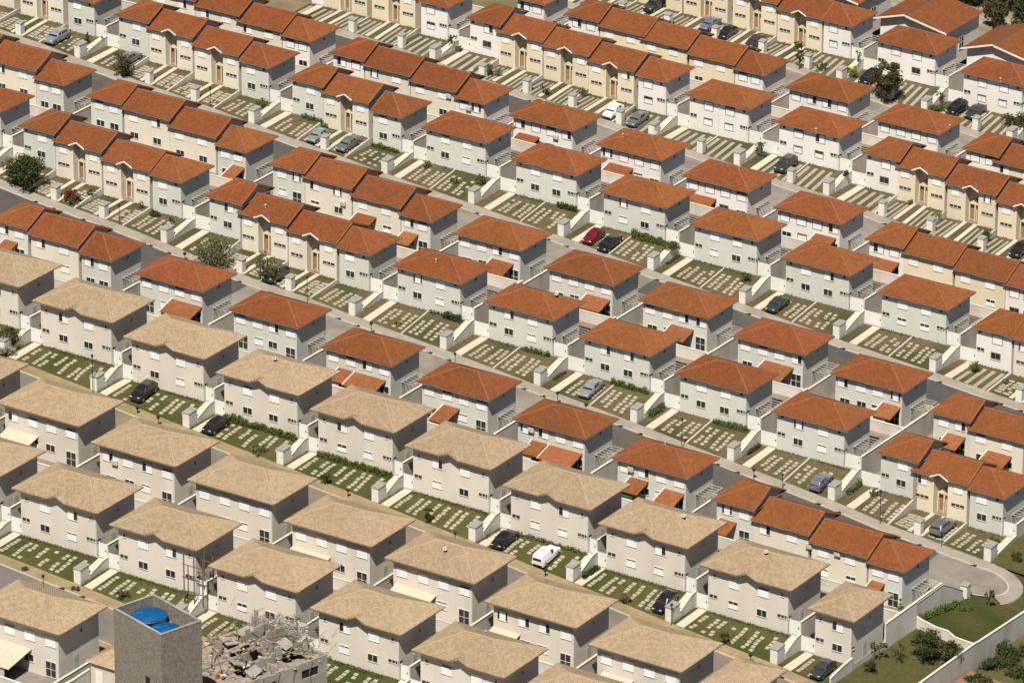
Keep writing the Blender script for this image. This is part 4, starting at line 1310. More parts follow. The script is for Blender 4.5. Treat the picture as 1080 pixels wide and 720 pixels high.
# ---------------------------------------------------------------- cars
def car_meshes(style):
    L, Wd, Hh = {'hatch': (3.9, 1.68, 1.47), 'suv': (4.3, 1.78, 1.68), 'sedan': (4.35, 1.72, 1.44), 'van': (4.15, 1.72, 1.80)}[style]
    hw = Wd/2
    if style == 'hatch': st = [(0, .84, .30, .62, .62), (.14, .93, .22, .74, .74), (1.05, 1, .2, .93, .95), (1.75, 1, .2, .95, 1.38), (2.3, 1, .2, .96, Hh), (3.2, 1, .2, .98, Hh-.03), (3.78, .97, .22, 1.0, 1.06), (3.9, .88, .32, .86, .86)]
    elif style == 'suv': st = [(0, .86, .34, .76, .76), (.14, .95, .28, .92, .92), (1.1, 1, .28, 1.06, 1.08), (1.75, 1, .28, 1.08, 1.58), (2.3, 1, .28, 1.1, Hh), (3.8, 1, .28, 1.12, Hh-.04), (4.2, .97, .3, 1.1, 1.14), (4.3, .90, .36, .92, .92)]
    elif style == 'sedan': st = [(0, .84, .30, .62, .62), (.14, .93, .22, .74, .74), (1.15, 1, .2, .90, .92), (1.85, 1, .2, .93, 1.34), (2.4, 1, .2, .95, Hh), (3.0, 1, .2, .96, Hh-.04), (3.75, .98, .2, .97, 1.00), (4.25, .93, .24, .92, .94), (4.35, .86, .32, .76, .76)]
    else: st = [(0, .86, .30, .70, .70), (.14, .95, .24, .84, .84), (.95, 1, .22, 1.0, 1.02), (1.55, 1, .22, 1.02, 1.62), (2.1, 1, .22, 1.03, Hh), (3.95, 1, .22, 1.05, Hh-.02), (4.1, .98, .24, 1.05, 1.5), (4.15, .94, .3, 1.0, 1.05)]
    def sec(q):
        y, ws, zb, zt, zr = q
        w = hw*ws
        tall = max(zr-zt, 0.0)
        wr = w*(1-0.20*min(tall/0.45, 1.0)) if tall > 0.02 else w*0.9
        half = [(w*0.90, zb), (w, zb+0.16), (w, zt-0.10), (w*0.965, zt), (wr, zr-0.05*min(1, tall*4)), (wr*0.82, zr)]
        return [Vector((x, y-L/2, z)) for x, z in half]+[Vector((-x, y-L/2, z)) for x, z in reversed(half)]
    rings = [sec(q) for q in st]
    body, glass = MB(), MB()
    for i, (r0, r1) in enumerate(zip(rings, rings[1:])):
        for j in range(11):
            a, b_, c, d = r0[j], r1[j], r1[j+1], r0[j+1]
            body.face([a, b_, c, d], 'P')
        body.face([r0[11], r1[11], r1[0], r0[0]], 'black')
    body.face([v for v in rings[0]], 'P'); body.face([v for v in reversed(rings[-1])], 'P')
    # glass panes laid just proud of the greenhouse
    def pane(pts, sh=0.84, off=0.012):
        c = sum(pts, Vector())/len(pts)
        n = (pts[1]-pts[0]).cross(pts[2]-pts[0]).normalized()
        if n.dot(c-Vector((0, 0, 0.6))) < 0: n = -n; pts = pts[::-1]
        glass.face([c+(p-c)*sh+n*off for p in pts], 'glass')
    def greenhouse(i): return st[i][4]-st[i][3] > 0.2
    idx = [i for i in range(len(st)) if greenhouse(i)]
    f, l = idx[0], idx[-1]
    # windscreen and rear window span between the bonnet or boot and the roof
    k = 4
    pane([rings[f-1][4], rings[f-1][7], rings[f][7], rings[f][4]], 0.90, 0.02)
    if style != 'van': pane([rings[f][4], rings[f][7], rings[f+1][7], rings[f+1][4]], 0.7, 0.03)
    pane([rings[l+1][4], rings[l+1][7], rings[l][7], rings[l][4]], 0.88, 0.02)
    sides = list(zip(idx, idx[1:]))
    for (i, j) in sides:
        if style == 'van' and i >= f+1: continue
        for a_, b_ in ((3, 4), (8, 7)):
            pane([rings[i][a_], rings[j][a_], rings[j][b_], rings[i][b_]], 0.82)
    tris = [(f-1, f), (l+1, l)]
    wheel, rim = MB(), MB()
    wr = 0.31 if style != 'suv' else 0.36
    wheel.tube([(-0.1, 0, 0), (0.1, 0, 0)], wr, 'tyre', n=16)
    rim.tube([(-0.104, 0, 0), (0.104, 0, 0)], wr*0.62, 'rim', n=10)
    hl, tl, bm = MB(), MB(), MB()
    hl.box(-0.17, 0.17, -0.05, 0.06, -0.07, 0.07, 'lamp_clear')
    tl.box(-0.10, 0.10, -0.05, 0.05, -0.14, 0.14, 'lamp_red')
    bm.box(-hw*0.8, hw*0.8, -0.04, 0.08, -0.10, 0.08, 'black')
    mir = MB(); mir.box(-0.09, 0.09, -0.06, 0.06, -0.06, 0.07, 'P')
    zf, zr_ = st[1][3]-0.08, st[-2][3]-0.10
    return dict(L=L, hw=hw, wr=wr, body=body, glass=glass, wheel=wheel.mesh('wheel'), rim=rim.mesh('rim'), hl=hl.mesh('headlight'), tl=tl.mesh('tail_light'), bm=bm.mesh('bumper'), mir=mir, zf=zf, zr=zr_, belt=st[3][3], yb=st[f][0])
_cars = {}
def paint_mesh(mb, name, paint, smooth=False):
    mb2 = MB(); mb2.v, mb2.f, mb2.m = mb.v, mb.f, mb.m
    mb2.mats = [('paint_'+paint) if x == 'P' else x for x in mb.mats]
    return mb2.mesh(name, smooth)
def car(px, py, style, paint, nose, label, dz=0.0):
    """nose: -1 towards the street (and the viewer), +1 towards the house"""
    if style not in _cars: _cars[style] = car_meshes(style)
    c = _cars[style]
    p = at(px, py, gz, 700, 0.55)
    s = c['L']/2-0.6
    za, zb = gz(p.x, p.y-s), gz(p.x, p.y+s)
    root = link('parked_car', None, None, (p.x, p.y, 0.5*(za+zb)+0.045))
    rz = 0.0 if nose < 0 else pi
    pitch = math.atan2(zb-za, 2*s)
    root.rotation_euler = (pitch if nose < 0 else -pitch, 0, rz+rng.uniform(-0.03, 0.03))
    tag(root, label, 'van' if style == 'van' else 'car', 'parked cars')
    L, hw = c['L'], c['hw']
    bd = link('body', paint_mesh(c['body'], 'body', paint), root)
    if 'gm' not in c: c['gm'] = c['glass'].mesh('windows')
    link('windows', c['gm'], root)
    for sx in (-1, 1):
        for yy in (-L/2+0.72, L/2-0.72):
            w = link('wheel', c['wheel'], root, (sx*(hw-0.09), yy, c['wr']))
            link('rim', c['rim'], w)
        link('headlight', c['hl'], root, (sx*hw*0.66, -L/2+0.10, c['zf']))
        link('tail_light', c['tl'], root, (sx*hw*0.80, L/2-0.06, c['zr']))
        link('wing_mirror', paint_mesh(c['mir'], 'wing_mirror', paint), root, (sx*(hw+0.05), -L/2+c['yb']-0.2, c['belt']))
    link('bumper', c['bm'], root, (0, -L/2+0.02, 0.42)); link('bumper', c['bm'], root, (0, L/2-0.06, 0.42))
for a in [(60, 40, 'suv', 'silver', -1, 'silver car on the lawn at the top left, beside the conical shrub'),
          (138, 61, 'hatch', 'grey', 1, 'grey car half hidden behind the dark bushy tree, top left'),
          (335, 144, 'hatch', 'silver', -1, 'silver car beside white pillar, left of two under the cream gablet'),
          (367.5, 152, 'sedan', 'grey', -1, 'grey car right of two parked before one cream gabled house'),
          (647, 118, 'hatch', 'white', -1, 'white hatchback beside the grey car, upper middle'),
          (672.5, 126, 'sedan', 'grey', -1, 'grey saloon beside the white hatchback, upper middle'),
          (749, 26, 'sedan', 'blue', -1, 'pale blue car by the topmost cream houses'),
          (767, 35, 'hatch', 'black', -1, 'black car right of the pale blue one by the topmost cream houses'),
          (797, 44, 'sedan', 'dark', -1, 'dark car rightmost of three by the topmost cream houses'),
          (690, 7, 'suv', 'black', -1, 'black car at the very top edge of the photo'),
          (917, 83, 'suv', 'black', -1, 'black car left of the big bronze tree, upper right'),
          (1009, 115, 'suv', 'black', -1, 'black car left of two at the right edge, before white duplex'),
          (1029, 118, 'sedan', 'dark', -1, 'dark car right of two before white duplex at right edge'),
          (626, 250, 'hatch', 'red', -1, 'dark red hatchback, the only red car'),
          (643, 257, 'sedan', 'black', -1, 'black saloon beside the dark red hatchback'),
          (829, 174, 'suv', 'dark', -1, 'dark car behind white pillar before white duplex, upper right'),
          (820, 321, 'sedan', 'dark', -1, 'dark grey car on path left of lawn, right of centre'),
          (623.5, 410, 'sedan', 'silver', -1, 'silver saloon on slabbed lawn near the picture centre'),
          (866.5, 508, 'hatch', 'blue', 1, 'bluish silver hatchback by white pillar, lower right'),
          (994.5, 556, 'suv', 'grey', 1, 'grey car before the cream gablet at the lower right cul-de-sac'),
          (152, 414, 'suv', 'black', -1, 'black car on lawn of the third upper gabled tan house'),
          (227, 449, 'hatch', 'black', -1, 'black car beside low white pillar, fourth upper gabled tan house'),
          (532, 569, 'sedan', 'black', -1, 'black car left of the white van on tan street'),
          (577, 586, 'van', 'white', 1, 'white delivery van on slabs, the only van'),
          (702, 634, 'hatch', 'black', -1, 'black car beside pillar at lower right of tan street'),
          (868, 706, 'hatch', 'dark', -1, 'dark grey car before the narrow tan house, bottom right'),
          (291, 291, 'suv', 'black', -1, 'black car between bushy tree and white pillar, left of centre'),
          (1076, 263, 'sedan', 'black', -1, 'black car cut by the right edge of the photo')]:
    car(*a)

# ---------------------------------------------------------------- trees, shrubs, hedges
def leaf_mesh(R, clumps, per, size, m):
    b = MB()
    mi = b.mi(m)
    for (cx, cy, cz, r) in clumps:
        n = max(8, int(per*1.9*r*r))
        for _ in range(n):
            d = Vector((R.gauss(0, 1), R.gauss(0, 1), R.gauss(0, 1)))
            d = d.normalized()*r*(R.random()**0.45)
            c = Vector((cx, cy, cz))+Vector((d.x, d.y, d.z*0.85))
            s = size*R.uniform(0.6, 1.4)
            u = Vector((R.gauss(0, 1), R.gauss(0, 1), R.gauss(0, 0.7))).normalized()
            w = u.cross(Vector((R.gauss(0, 1), R.gauss(0, 1), R.gauss(0, 1)))).normalized()
            k = len(b.v)
            b.v += [tuple(c-u*s*0.5), tuple(c+w*s*0.32), tuple(c+u*s*0.5), tuple(c-w*s*0.32)]
            b.f.append([k, k+1, k+2, k+3]); b.m.append(mi)
    return b.mesh('crown')
def tree(p, hh, rr, m, label, name='tree', cat='tree', low=0.35, n=16, per=70, size=0.30, trunk=True, group=None, cone=False, flat=1.0):
    R = random.Random(int(p[0]*13+p[1]*7)+3)
    root = link(name, None, None, p)
    tag(root, label, cat, group)
    clumps = []
    zc = hh*(low+1)/2; rz = hh*(1-low)/2
    for i in range(n):
        if cone:
            t = (i+0.5)/n
            clumps.append((R.gauss(0, .05), R.gauss(0, .05), hh*(0.05+0.9*t), rr*(1-t)*0.9+0.10))
            continue
        for _ in range(40):
            v = Vector((R.uniform(-1, 1), R.uniform(-1, 1), R.uniform(-1, 1)))
            if 0.25 < v.length < 0.95: break
        r = rr*R.uniform(0.26, 0.46)
        clumps.append((v.x*rr*0.85, v.y*rr*0.85, zc+v.z*rz*0.85*flat, min(r, rz)))
    b = MB()
    if trunk:
        tr = 0.035*hh+0.02
        top = Vector((R.uniform(-.15, .15), R.uniform(-.15, .15), hh*max(low, 0.25)+0.2))
        b.tube([(0, 0, -0.3), (top.x*0.5, top.y*0.5, top.z*0.5), top], [tr*1.3, tr, tr*0.8], 'trunk', n=7)
        for cx, cy, cz, r in clumps[:9]:
            e = Vector((cx, cy, cz)); mid = top.lerp(e, 0.5)+Vector((0, 0, 0.1*hh))
            b.tube([top-Vector((0, 0, 0.15)), mid, e], [tr*0.6, tr*0.38, tr*0.15], 'trunk', n=5)
        link('trunk', b.mesh('trunk'), root)
    link('crown' if trunk else 'foliage', leaf_mesh(R, clumps, per, size, m), root)
    return root
def plant(px, py, hh, rr, m, label, **kw):
    kw.setdefault('low', 0.3)
    return tree(at(px, py), hh, rr, m, label, **kw)
SH = dict(name='shrub', cat='shrub', low=0.0, n=9, trunk=True, size=0.24, per=110, group='garden shrubs')
TR = dict(group='street and garden trees')
plant(27, 199, 5.6, 3.0, 'leaf_dark', 'large dark tree at the left edge before grey end house', low=0.15, n=26, **TR)
plant(129, 80, 3.6, 1.9, 'leaf_bronze', 'dark brownish bushy tree hiding a grey car, top left', low=0.15, n=18, **TR)
plant(226, 282, 4.2, 3.4, 'leaf_olive', 'wide sparse olive tree over the lawn, left of centre', low=0.2, n=30, per=19, **TR)
plant(279, 297, 4.2, 2.1, 'leaf_olive', 'loose olive tree left of the black car, left of centre', low=0.2, n=18, per=34, **TR)
plant(80, 212, 1.8, 1.7, 'leaf_red', 'dark red leaved shrub on the lawn at left', **SH)
plant(77, 216, 1.3, 0.8, 'leaf_green', 'green shrub in front of the dark red one', **SH)
plant(96, 206, 1.4, 0.8, 'leaf_green', 'green shrub right of the dark red one', **SH)
plant(8, 366, 2.4, 1.9, 'leaf_dark', 'dark bushy tree at the left edge beside tan house', low=0.1, **TR)
plant(6, 376, 1.6, 1.5, 'leaf_grey', 'grey leaved bush at the left edge below the dark tree', **SH)
plant(934, 107, 6.8, 2.6, 'leaf_bronze', 'tall bronze green tree at the upper right beside black car', low=0.10, n=34, per=80, **TR)
plant(990, 112, 2.6, 1.1, 'leaf_dark', 'round dark shrub right of the tall bronze tree', **SH)
plant(985, 117, 1.4, 1.9, 'leaf_green', 'low spreading green shrub below the round dark one', **SH)
plant(1072, 136, 2.6, 2.6, 'leaf_dark', 'wide dark shrub at the right edge, upper right', **SH)
plant(842, 57, 2.4, 0.9, 'leaf_dark', 'small dark tree by white path, upper right', low=0.3, n=12, **TR)
plant(843, 73, 3.0, 0.75, 'leaf_dark', 'slim dark tree at the kerb, upper right', low=0.35, n=12, **TR)
plant(867, 74, 1.2, 0.95, 'leaf_dark', 'round dark bush at the end of the striped lawn, top right', **SH)
plant(896, 80, 1.1, 1.5, 'leaf_lime', 'yellow green bush beside the path, upper right', **SH)
plant(905, 71, 3.4, 0.42, 'leaf_dark', 'tall slim cypress by the wall, upper right', name='cypress', cat='tree', cone=False, low=0.05, n=14, per=160, size=0.2, group='street and garden trees')
plant(804, 165, 2.3, 1.25, 'leaf_green', 'dense green shrub before the white gate, upper right', **SH)
plant(891, 193, 1.6, 0.6, 'leaf_dark', 'small round tree behind white pillar, upper right', low=0.4, n=10, per=140, **TR)
plant(519, 80, 2.0, 1.5, 'leaf_olive', 'loose olive bush by the kerb at top centre', **SH)
plant(477, 52, 2.0, 0.8, 'leaf_dark', 'small dark tree beside white pillar, top centre', low=0.25, n=12, **TR)
plant(485, 55, 1.2, 0.7, 'leaf_dark', 'dark shrub right of the small tree, top centre', **SH)
plant(575, 100, 1.7, 1.0, 'leaf_bronze', 'bronze bush before cream houses, top centre', **SH)
plant(614, 99, 0.9, 0.9, 'leaf_olive', 'low olive bush by cream wall, top centre', **SH)
plant(669, 118, 0.9, 0.5, 'leaf_olive', 'small bush behind the grey saloon, upper middle', **SH)
plant(451, 552, 2.3, 0.75, 'leaf_dark', 'small dark verge tree on the tan street, centre', low=0.35, n=12, **TR)
plant(659, 636, 1.3, 1.2, 'leaf_olive', 'low olive bush on the verge, left of the lower black car', **SH)
plant(764, 680, 1.9, 0.65, 'leaf_dark', 'small dark verge tree near bottom right of tan street', low=0.35, n=12, **TR)
plant(343, 511, 1.6, 0.85, 'leaf_dark', 'small dark verge tree, left part of the tan street', low=0.25, n=12, **TR)
plant(80, 622, 0.5, 0.75, 'leaf_dark', 'flat dark shrub on the verge at lower left', **SH)
plant(130, 632, 1.3, 0.9, 'leaf_dark', 'dark shrub on lawn behind the grey tower', **SH)
plant(273, 478, 1.1, 1.2, 'leaf_olive', 'pale grassy bush on the verge, left part of tan street', **SH)
plant(26, 602, 0.5, 0.6, 'leaf_green', 'tiny green verge shrub at the lower left edge', **SH)
plant(708, 273, 2.1, 1.35, 'leaf_green', 'broad green shrub by white gate near red roofs, right of centre', **SH)
plant(786, 297, 1.3, 0.9, 'leaf_dark', 'dark shrub at the house corner, right of centre', **SH)
plant(506, 196, 2.2, 0.8, 'leaf_dark', 'dark upright shrub at duplex corner, top centre', **SH)
plant(450, 177, 1.2, 0.8, 'leaf_green', 'small green shrub by duplex left corner, top centre', **SH)
plant(416, 309, 1.1, 0.55, 'leaf_bronze', 'thin bronze plant by the wall near picture centre', **SH)
plant(419, 343, 1.2, 0.6, 'leaf_lime', 'yellow green plant among the slabs, left of centre', **SH)
plant(455, 264, 0.01+1.0, 0.5, 'leaf_olive', 'small olive plant at a terrace corner, left of centre', **SH)
plant(481, 193, 1.0, 0.8, 'leaf_olive', 'olive plant on the slabs near the top centre', **SH)
plant(148, 220, 1.2, 0.6, 'leaf_green', 'green shrub at the cream wall corner, left side', **SH)
plant(162, 228, 0.8, 1.0, 'leaf_dark', 'low dark shrub by grey end wall, left side', **SH)
plant(181, 234, 0.8, 0.6, 'leaf_green', 'small green shrub beside white gate, left side', **SH)
plant(277, 113, 1.3, 1.1, 'leaf_green', 'green shrub at the grey end house corner, top left', **SH)
plant(92, 45, 1.7, 0.55, 'leaf_dark', 'conical dark shrub by the wall, top left', **dict(SH, cone=True, name='conical_shrub'))
plant(71, 38, 1.2, 0.7, 'leaf_dark', 'dark shrub between cream and grey houses, top left', **SH)
plant(108, 44, 0.9, 0.4, 'leaf_dark', 'dark potted shrub by the gate, top left', **SH)
plant(1031, 392, 1.5, 1.25, 'leaf_green', 'spiky green bush at duplex corner, right edge', **SH)
plant(921, 522, 1.2, 0.8, 'leaf_green', 'green bush at grey end wall, lower right', **SH)
plant(1049, 571, 0.9, 0.9, 'leaf_olive', 'olive bush by the last end house, lower right', **SH)
plant(904, 513, 1.5, 0.8, 'leaf_lime', 'yellowish tall plants before the white gate, lower right', **SH)
plant(1062, 405, 1.0, 0.7, 'leaf_olive', 'olive bush on terrace lawn at the right edge', **SH)
plant(984, 254, 1.2, 0.9, 'leaf_olive', 'olive bush before cream terrace, far right', **SH)
plant(1040, 250, 0.9, 1.2, 'leaf_dark', 'low dark shrub before cream terrace, far right', **SH)
plant(990, 232, 1.0, 0.6, 'leaf_lime', 'yellow green shrub at porch, far right', **SH)
plant(960, 216, 0.9, 0.5, 'leaf_olive', 'small shrub by the striped lawn, far right', **SH)
plant(975, 690, 3.6, 2.1, 'leaf_dark', 'large dark bush beside the long white wall, bottom right', low=0.0, n=22, name='shrub', cat='shrub', group='garden shrubs')
plant(1001, 694, 2.6, 1.5, 'leaf_dark', 'second dark bush nearer the perimeter wall, bottom right', low=0.0, n=16, name='shrub', cat='shrub', group='garden shrubs')
plant(927, 690, 1.6, 1.3, 'leaf_dark', 'sparse young tree on the lower lawn, bottom right', low=0.4, n=9, per=40, **TR)
plant(917, 704, 0.9, 1.1, 'leaf_dark', 'low shrub by the narrow tan house, bottom right', **SH)
plant(948, 690, 1.3, 1.3, 'leaf_dark', 'thin low bush in the middle of the lower lawn', **dict(SH, per=40))
plant(950, 648, 2.6, 0.5, 'leaf_dark', 'slim dark shrub at the white wall corner, bottom right', **SH)
for i, (px, py, hh, rr, m, lb) in enumerate([(1050, 32, 5.0, 2.6, 'leaf_bronze', 'bare brownish tree beyond the gabled roofs, top right'), (1030, 6, 6.0, 3.2, 'leaf_dark', 'dark tree left of the white wall at top right'),
                                (1062, 8, 6.5, 3.6, 'leaf_dark', 'dark tree behind the white wall at top right'), (1085, 22, 6.0, 3.2, 'leaf_dark', 'dark tree in the top right corner'),
                                (1008, 2, 6.0, 3.0, 'leaf_olive', 'olive tree at the top edge above gabled roof'), (1078, 42, 4.0, 2.2, 'leaf_bronze', 'bronze bush at right edge beside gabled roof'),
                                (1100, 8, 6.0, 3.4, 'leaf_dark', 'dark tree cut off by the top right corner')]):
    p = at(px, py, lambda x, y: GX*x+GY*y-6.9)
    tree(p, hh, rr, m, lb, low=0.1, n=24, per=55, size=0.4, group='trees at the estate edge')

def hedge(px0, py0, px1, py1, hh, w, m, label, dens=170, size=0.22, wild=0.25):
    a, b_ = at(px0, py0), at(px1, py1)
    y = None
    for s in ST:                       # lay it along the front wall it grows against
        for h in H[s.b]:
            if h.ax <= a.x <= h.bx and abs(h.wy0-a.y) < 3.5: y = h.wy0-0.18-w/2
    R = random.Random(int(px0*7+py0))
    if y is not None: a.y = b_.y = y
    L = abs(b_.x-a.x)
    root_p = Vector((0.5*(a.x+b_.x), a.y, gz(0.5*(a.x+b_.x), a.y)))
    clumps = []
    n = max(3, int(L/0.28))
    for i in range(n):
        t = (i+0.5)/n
        x = -L/2+L*t
        zg = gz(root_p.x+x, root_p.y)-root_p.z
        e = hh*(1+R.uniform(-wild, wild))
        for q in range(max(1, int(e/0.3))):
            clumps.append((x+R.uniform(-.08, .08), R.uniform(-.15, .15)*w, zg+0.12+q*0.28, 0.5*w*R.uniform(0.75, 1.1)))
    o = link('hedge', leaf_mesh(R, clumps, dens, size, m), None, root_p)
    tag(o, label, 'hedge', 'hedges along house walls')
for a in [(237, 442, 309, 467, 1.0, 0.75, 'leaf_green', 'loose tall hedge before the fourth upper gabled tan house'),
          (337, 480, 408, 508, 0.95, 0.7, 'leaf_green', 'loose tall hedge before the fifth upper gabled tan house'),
          (50, 368, 115, 393, 0.35, 0.45, 'leaf_olive', 'low thin hedge before the second upper gabled tan house'),
          (180, 412, 212, 424, 0.4, 0.45, 'leaf_olive', 'low thin hedge before the third upper gabled tan house'),
          (440, 524, 512, 549, 0.35, 0.4, 'leaf_olive', 'low thin hedge before the sixth upper gabled tan house'),
          (538, 563, 615, 591, 0.6, 0.5, 'leaf_olive', 'weedy hedge behind white van and black car'),
          (645, 598, 722, 627, 0.3, 0.35, 'leaf_olive', 'low weedy strip before the eighth upper gabled tan house'),
          (750, 650, 830, 677, 0.25, 0.35, 'leaf_olive', 'low weedy strip before the ninth upper gabled tan house'),
          (18, 570, 90, 592, 0.4, 0.4, 'leaf_olive', 'low thin hedge before the second lowest gabled tan house'),
          (130, 610, 190, 636, 0.35, 0.4, 'leaf_green', 'low thin hedge behind the grey tower'),
          (345, 697, 400, 718, 0.4, 0.5, 'leaf_green', 'low hedge before the fifth lowest gabled tan house'),
          (467, 336, 484, 342, 1.1, 0.8, 'leaf_dark', 'short dense dark hedge, first duplex, second red row'),
          (450, 332, 464, 336, 0.7, 0.3, 'leaf_dark', 'few slim upright shrubs left of short dense hedge'),
          (547, 373, 575, 380, 0.8, 0.6, 'leaf_green', 'green hedge before second duplex of second red row'),
          (645, 405, 682, 418, 0.9, 0.7, 'leaf_green', 'clipped hedge before third duplex of second red row'),
          (750, 449, 782, 463, 0.8, 0.7, 'leaf_green', 'leafy hedge before fourth duplex of second red row'),
          (850, 498, 885, 507, 0.4, 0.35, 'leaf_olive', 'low dry hedge behind bluish silver hatchback'),
          (587, 219, 605, 226, 1.0, 0.7, 'leaf_dark', 'dark clipped hedge before second duplex, fourth red row'),
          (545, 205, 575, 214, 0.5, 0.3, 'leaf_olive', 'few thin shrubs before second duplex, fourth red row'),
          (668, 249, 700, 260, 1.0, 1.1, 'leaf_green', 'wide clipped hedge right of the black saloon'),
          (388, 157, 415, 165, 0.8, 0.7, 'leaf_green', 'leafy hedge beside the grey car, grey end house, upper left'),
          (312, 128, 340, 139, 0.8, 0.6, 'leaf_green', 'leafy hedge behind silver car by cream gablet, upper left'),
          (862, 335, 895, 345, 0.35, 0.35, 'leaf_olive', 'low hedge on lawn right of dark grey car'),
          (745, 282, 775, 291, 0.35, 0.35, 'leaf_olive', 'low hedge before fourth duplex of fourth red row'),
          (920, 355, 955, 364, 0.35, 0.35, 'leaf_olive', 'low hedge before sixth duplex of fourth red row')]:
    hedge(*a)
# hedges on the garden walls, running towards the street
def hedge_y(row, i, y0, y1, hh, w, m, label, dx):
    h = H[row][i]
    x = h.bx+dx
    R = random.Random(i*17+3)
    s = [q for q in ST if q.b == row][0]
    n = int(abs(y1-y0)/0.25)
    p = Vector((x, h.wy0+0.5*(y0+y1), gz(x, h.wy0+0.5*(y0+y1))))
    cl = []
    for q in range(n):
        yy = y0+(y1-y0)*(q+0.5)/n
        zg = gz(x, h.wy0+yy)-p.z
        for t in range(max(1, int(hh/0.3))):
            cl.append((R.uniform(-.1, .1), yy-0.5*(y0+y1), zg+0.12+0.28*t, 0.5*w*R.uniform(.8, 1.15)))
    o = link('hedge', leaf_mesh(R, cl, 170, 0.22, m), None, p)
    tag(o, label, 'hedge', 'hedges along garden walls')
hedge_y('F', 11, -3.8, -0.4, 1.0, 0.7, 'leaf_green', 'green hedge along garden wall, right of third duplex, second red row', 0.5)
hedge_y('F', 10, -4.0, -1.0, 0.5, 0.6, 'leaf_dark', 'dark planting along garden wall, right of second duplex, second red row', 0.5)
hedge_y('F', 12, -3.6, -0.6, 0.7, 0.6, 'leaf_dark', 'dark planting along garden wall, right of fourth duplex, second red row', 0.5)
hedge_y('A', 6, -3.8, -0.6, 0.6, 0.8, 'leaf_dark', 'dark planting along wall right of the white van house', 0.6)
hedge_y('A', 5, -4.0, -0.6, 0.3, 0.5, 'leaf_olive', 'weeds along garden wall left of the white van house', 0.5)
hedge_y('H', 12, -3.8, -0.8, 0.5, 0.6, 'leaf_dark', 'dark planting along garden wall, right of third duplex, fourth red row', 0.5)
hedge_y('F', 13, -3.8, -0.6, 1.0, 0.6, 'leaf_olive', 'tall plants along garden wall right of bluish silver hatchback', 0.5)

# ---------------------------------------------------------------- lamps along the kerbs
def lamp(px, py, hh, label, bollard=False):
    p = at(px, py)
    o = link('bollard_light' if bollard else 'street_lamp', None, None, p)
    tag(o, label, 'lamp', 'bollard lights' if bollard else 'slim street lamps')
    b = MB(); b.tube([(0, 0, -0.3), (0, 0, hh)], 0.045, 'black', n=6); link('post', b.mesh('post'), o)
    b = MB()
    r = 0.24 if bollard else 0.17
    b.tube([(0, 0, hh-0.02), (0, 0, hh+0.1), (0, 0, hh+0.3), (0, 0, hh+0.4)], [r*0.6, r, r, r*0.5], 'black', n=10)
    link('lantern', b.mesh('lantern'), o)
for a in [(195, 276, 1.0, 'black bollard lamp on kerb, left, above red duplex roof', True), (391.5, 354, 1.6, 'black bollard lamp above third red duplex of first red row', True),
          (588, 428, 1.7, 'black bollard lamp above fifth red duplex of first red row', True), (618, 437, 1.2, 'black bollard lamp right of the silver saloon', True),
          (719, 474, 4.2, 'tall slim lamp post above sixth duplex, first red row', False), (324, 318, 3.4, 'tall slim lamp post right of black car, left of centre', False),
          (126, 236, 2.6, 'slim lamp post on lawn at the left by white pillar', False), (98, 414, 5.0, 'tall slim lamp post at second upper gabled tan house', False),
          (480, 588, 3.2, 'slim lamp post beside pillar left of black car, tan street', False), (708, 659, 2.6, 'slim lamp post beside pillar at lower black car', False),
          (222, 113, 2.8, 'slim lamp post by white path, top left', False), (928, 553, 4.5, 'tall slim lamp post, lower right before grey end house', False),
          (993, 576, 1.6, 'slim low lamp before grey car at lower right', False), (367, 524, 0.8, 'black bollard lamp on tan street, left of centre', True),
          (791.5, 699, 0.9, 'black bollard lamp at bottom right of tan street', True), (167, 449, 1.0, 'black bollard lamp on tan street, far left', True),
          (46, 626, 2.2, 'slim lamp post on lowest tan street, lower left', False), (575, 608, 0.7, 'black bollard lamp below the white van', True), (145, 436, 0.6, 'black bollard lamp below black car, upper left tan street', True),
          (795, 506, 1.3, 'black bollard lamp above first red terrace, lower right', True), (825, 516, 1.9, 'slim lamp post above first red terrace, lower right', False),
          (480, 408, 4.6, 'tall slim lamp post near picture centre on slabbed lawn', False)]:
    lamp(*a)

# ---------------------------------------------------------------- estate end at the bottom right
hA, hE, hF = H['A'][-1], H['E'][-1], H['F'][-1]
PX = 83.5
def lowlawn(x, y): return -11.9-0.035*(y+38)-0.14*(x-75)
def uplawn(x, y):
    t = min(1.0, max(0.0, (y+22.0)/17.4))
    return (hE.z-0.1-0.07*(x-73))*(1-t)+(SZ['F'](x)-0.02)*t
def patch(name, xs, ys, fz, m, n=10, skirt=0.0):
    b = MB()
    for i in range(n):
        for j in range(n):
            xa, xb = xs[0]+(xs[1]-xs[0])*i/n, xs[0]+(xs[1]-xs[0])*(i+1)/n
            ya, yb = ys[0]+(ys[1]-ys[0])*j/n, ys[0]+(ys[1]-ys[0])*(j+1)/n
            b.face([(xa, ya, fz(xa, ya)), (xb, ya, fz(xb, ya)), (xb, yb, fz(xb, yb)), (xa, yb, fz(xa, yb))], m)
    return struct(name, b)
patch('lawn', (hA.bx, PX), (-62, -22.2), lowlawn, 'grass')
patch('lawn', (hE.bx, PX), (-22.2, 4.8), lambda x, y: uplawn(x, y)-(0.2 if y > -4.5 else 0.0), 'grass', 16)
def endlawn(x, y):
    t = min(1.0, max(0.0, (y-4.6)/6.5))
    return hF.z*t+SZ['F'](hF.bx)*(1-t)-0.03+(x-hF.bx)*-0.06
patch('lawn', (hF.bx+0.1, PX+3), (4.6, 26.0), endlawn, 'grass', 12)
b = MB(); b.box(hF.bx+0.1, PX+3, 4.61, 26.0, hF.z-5.5, hF.z-1.9, 'earth'); struct('earth_bank', b)
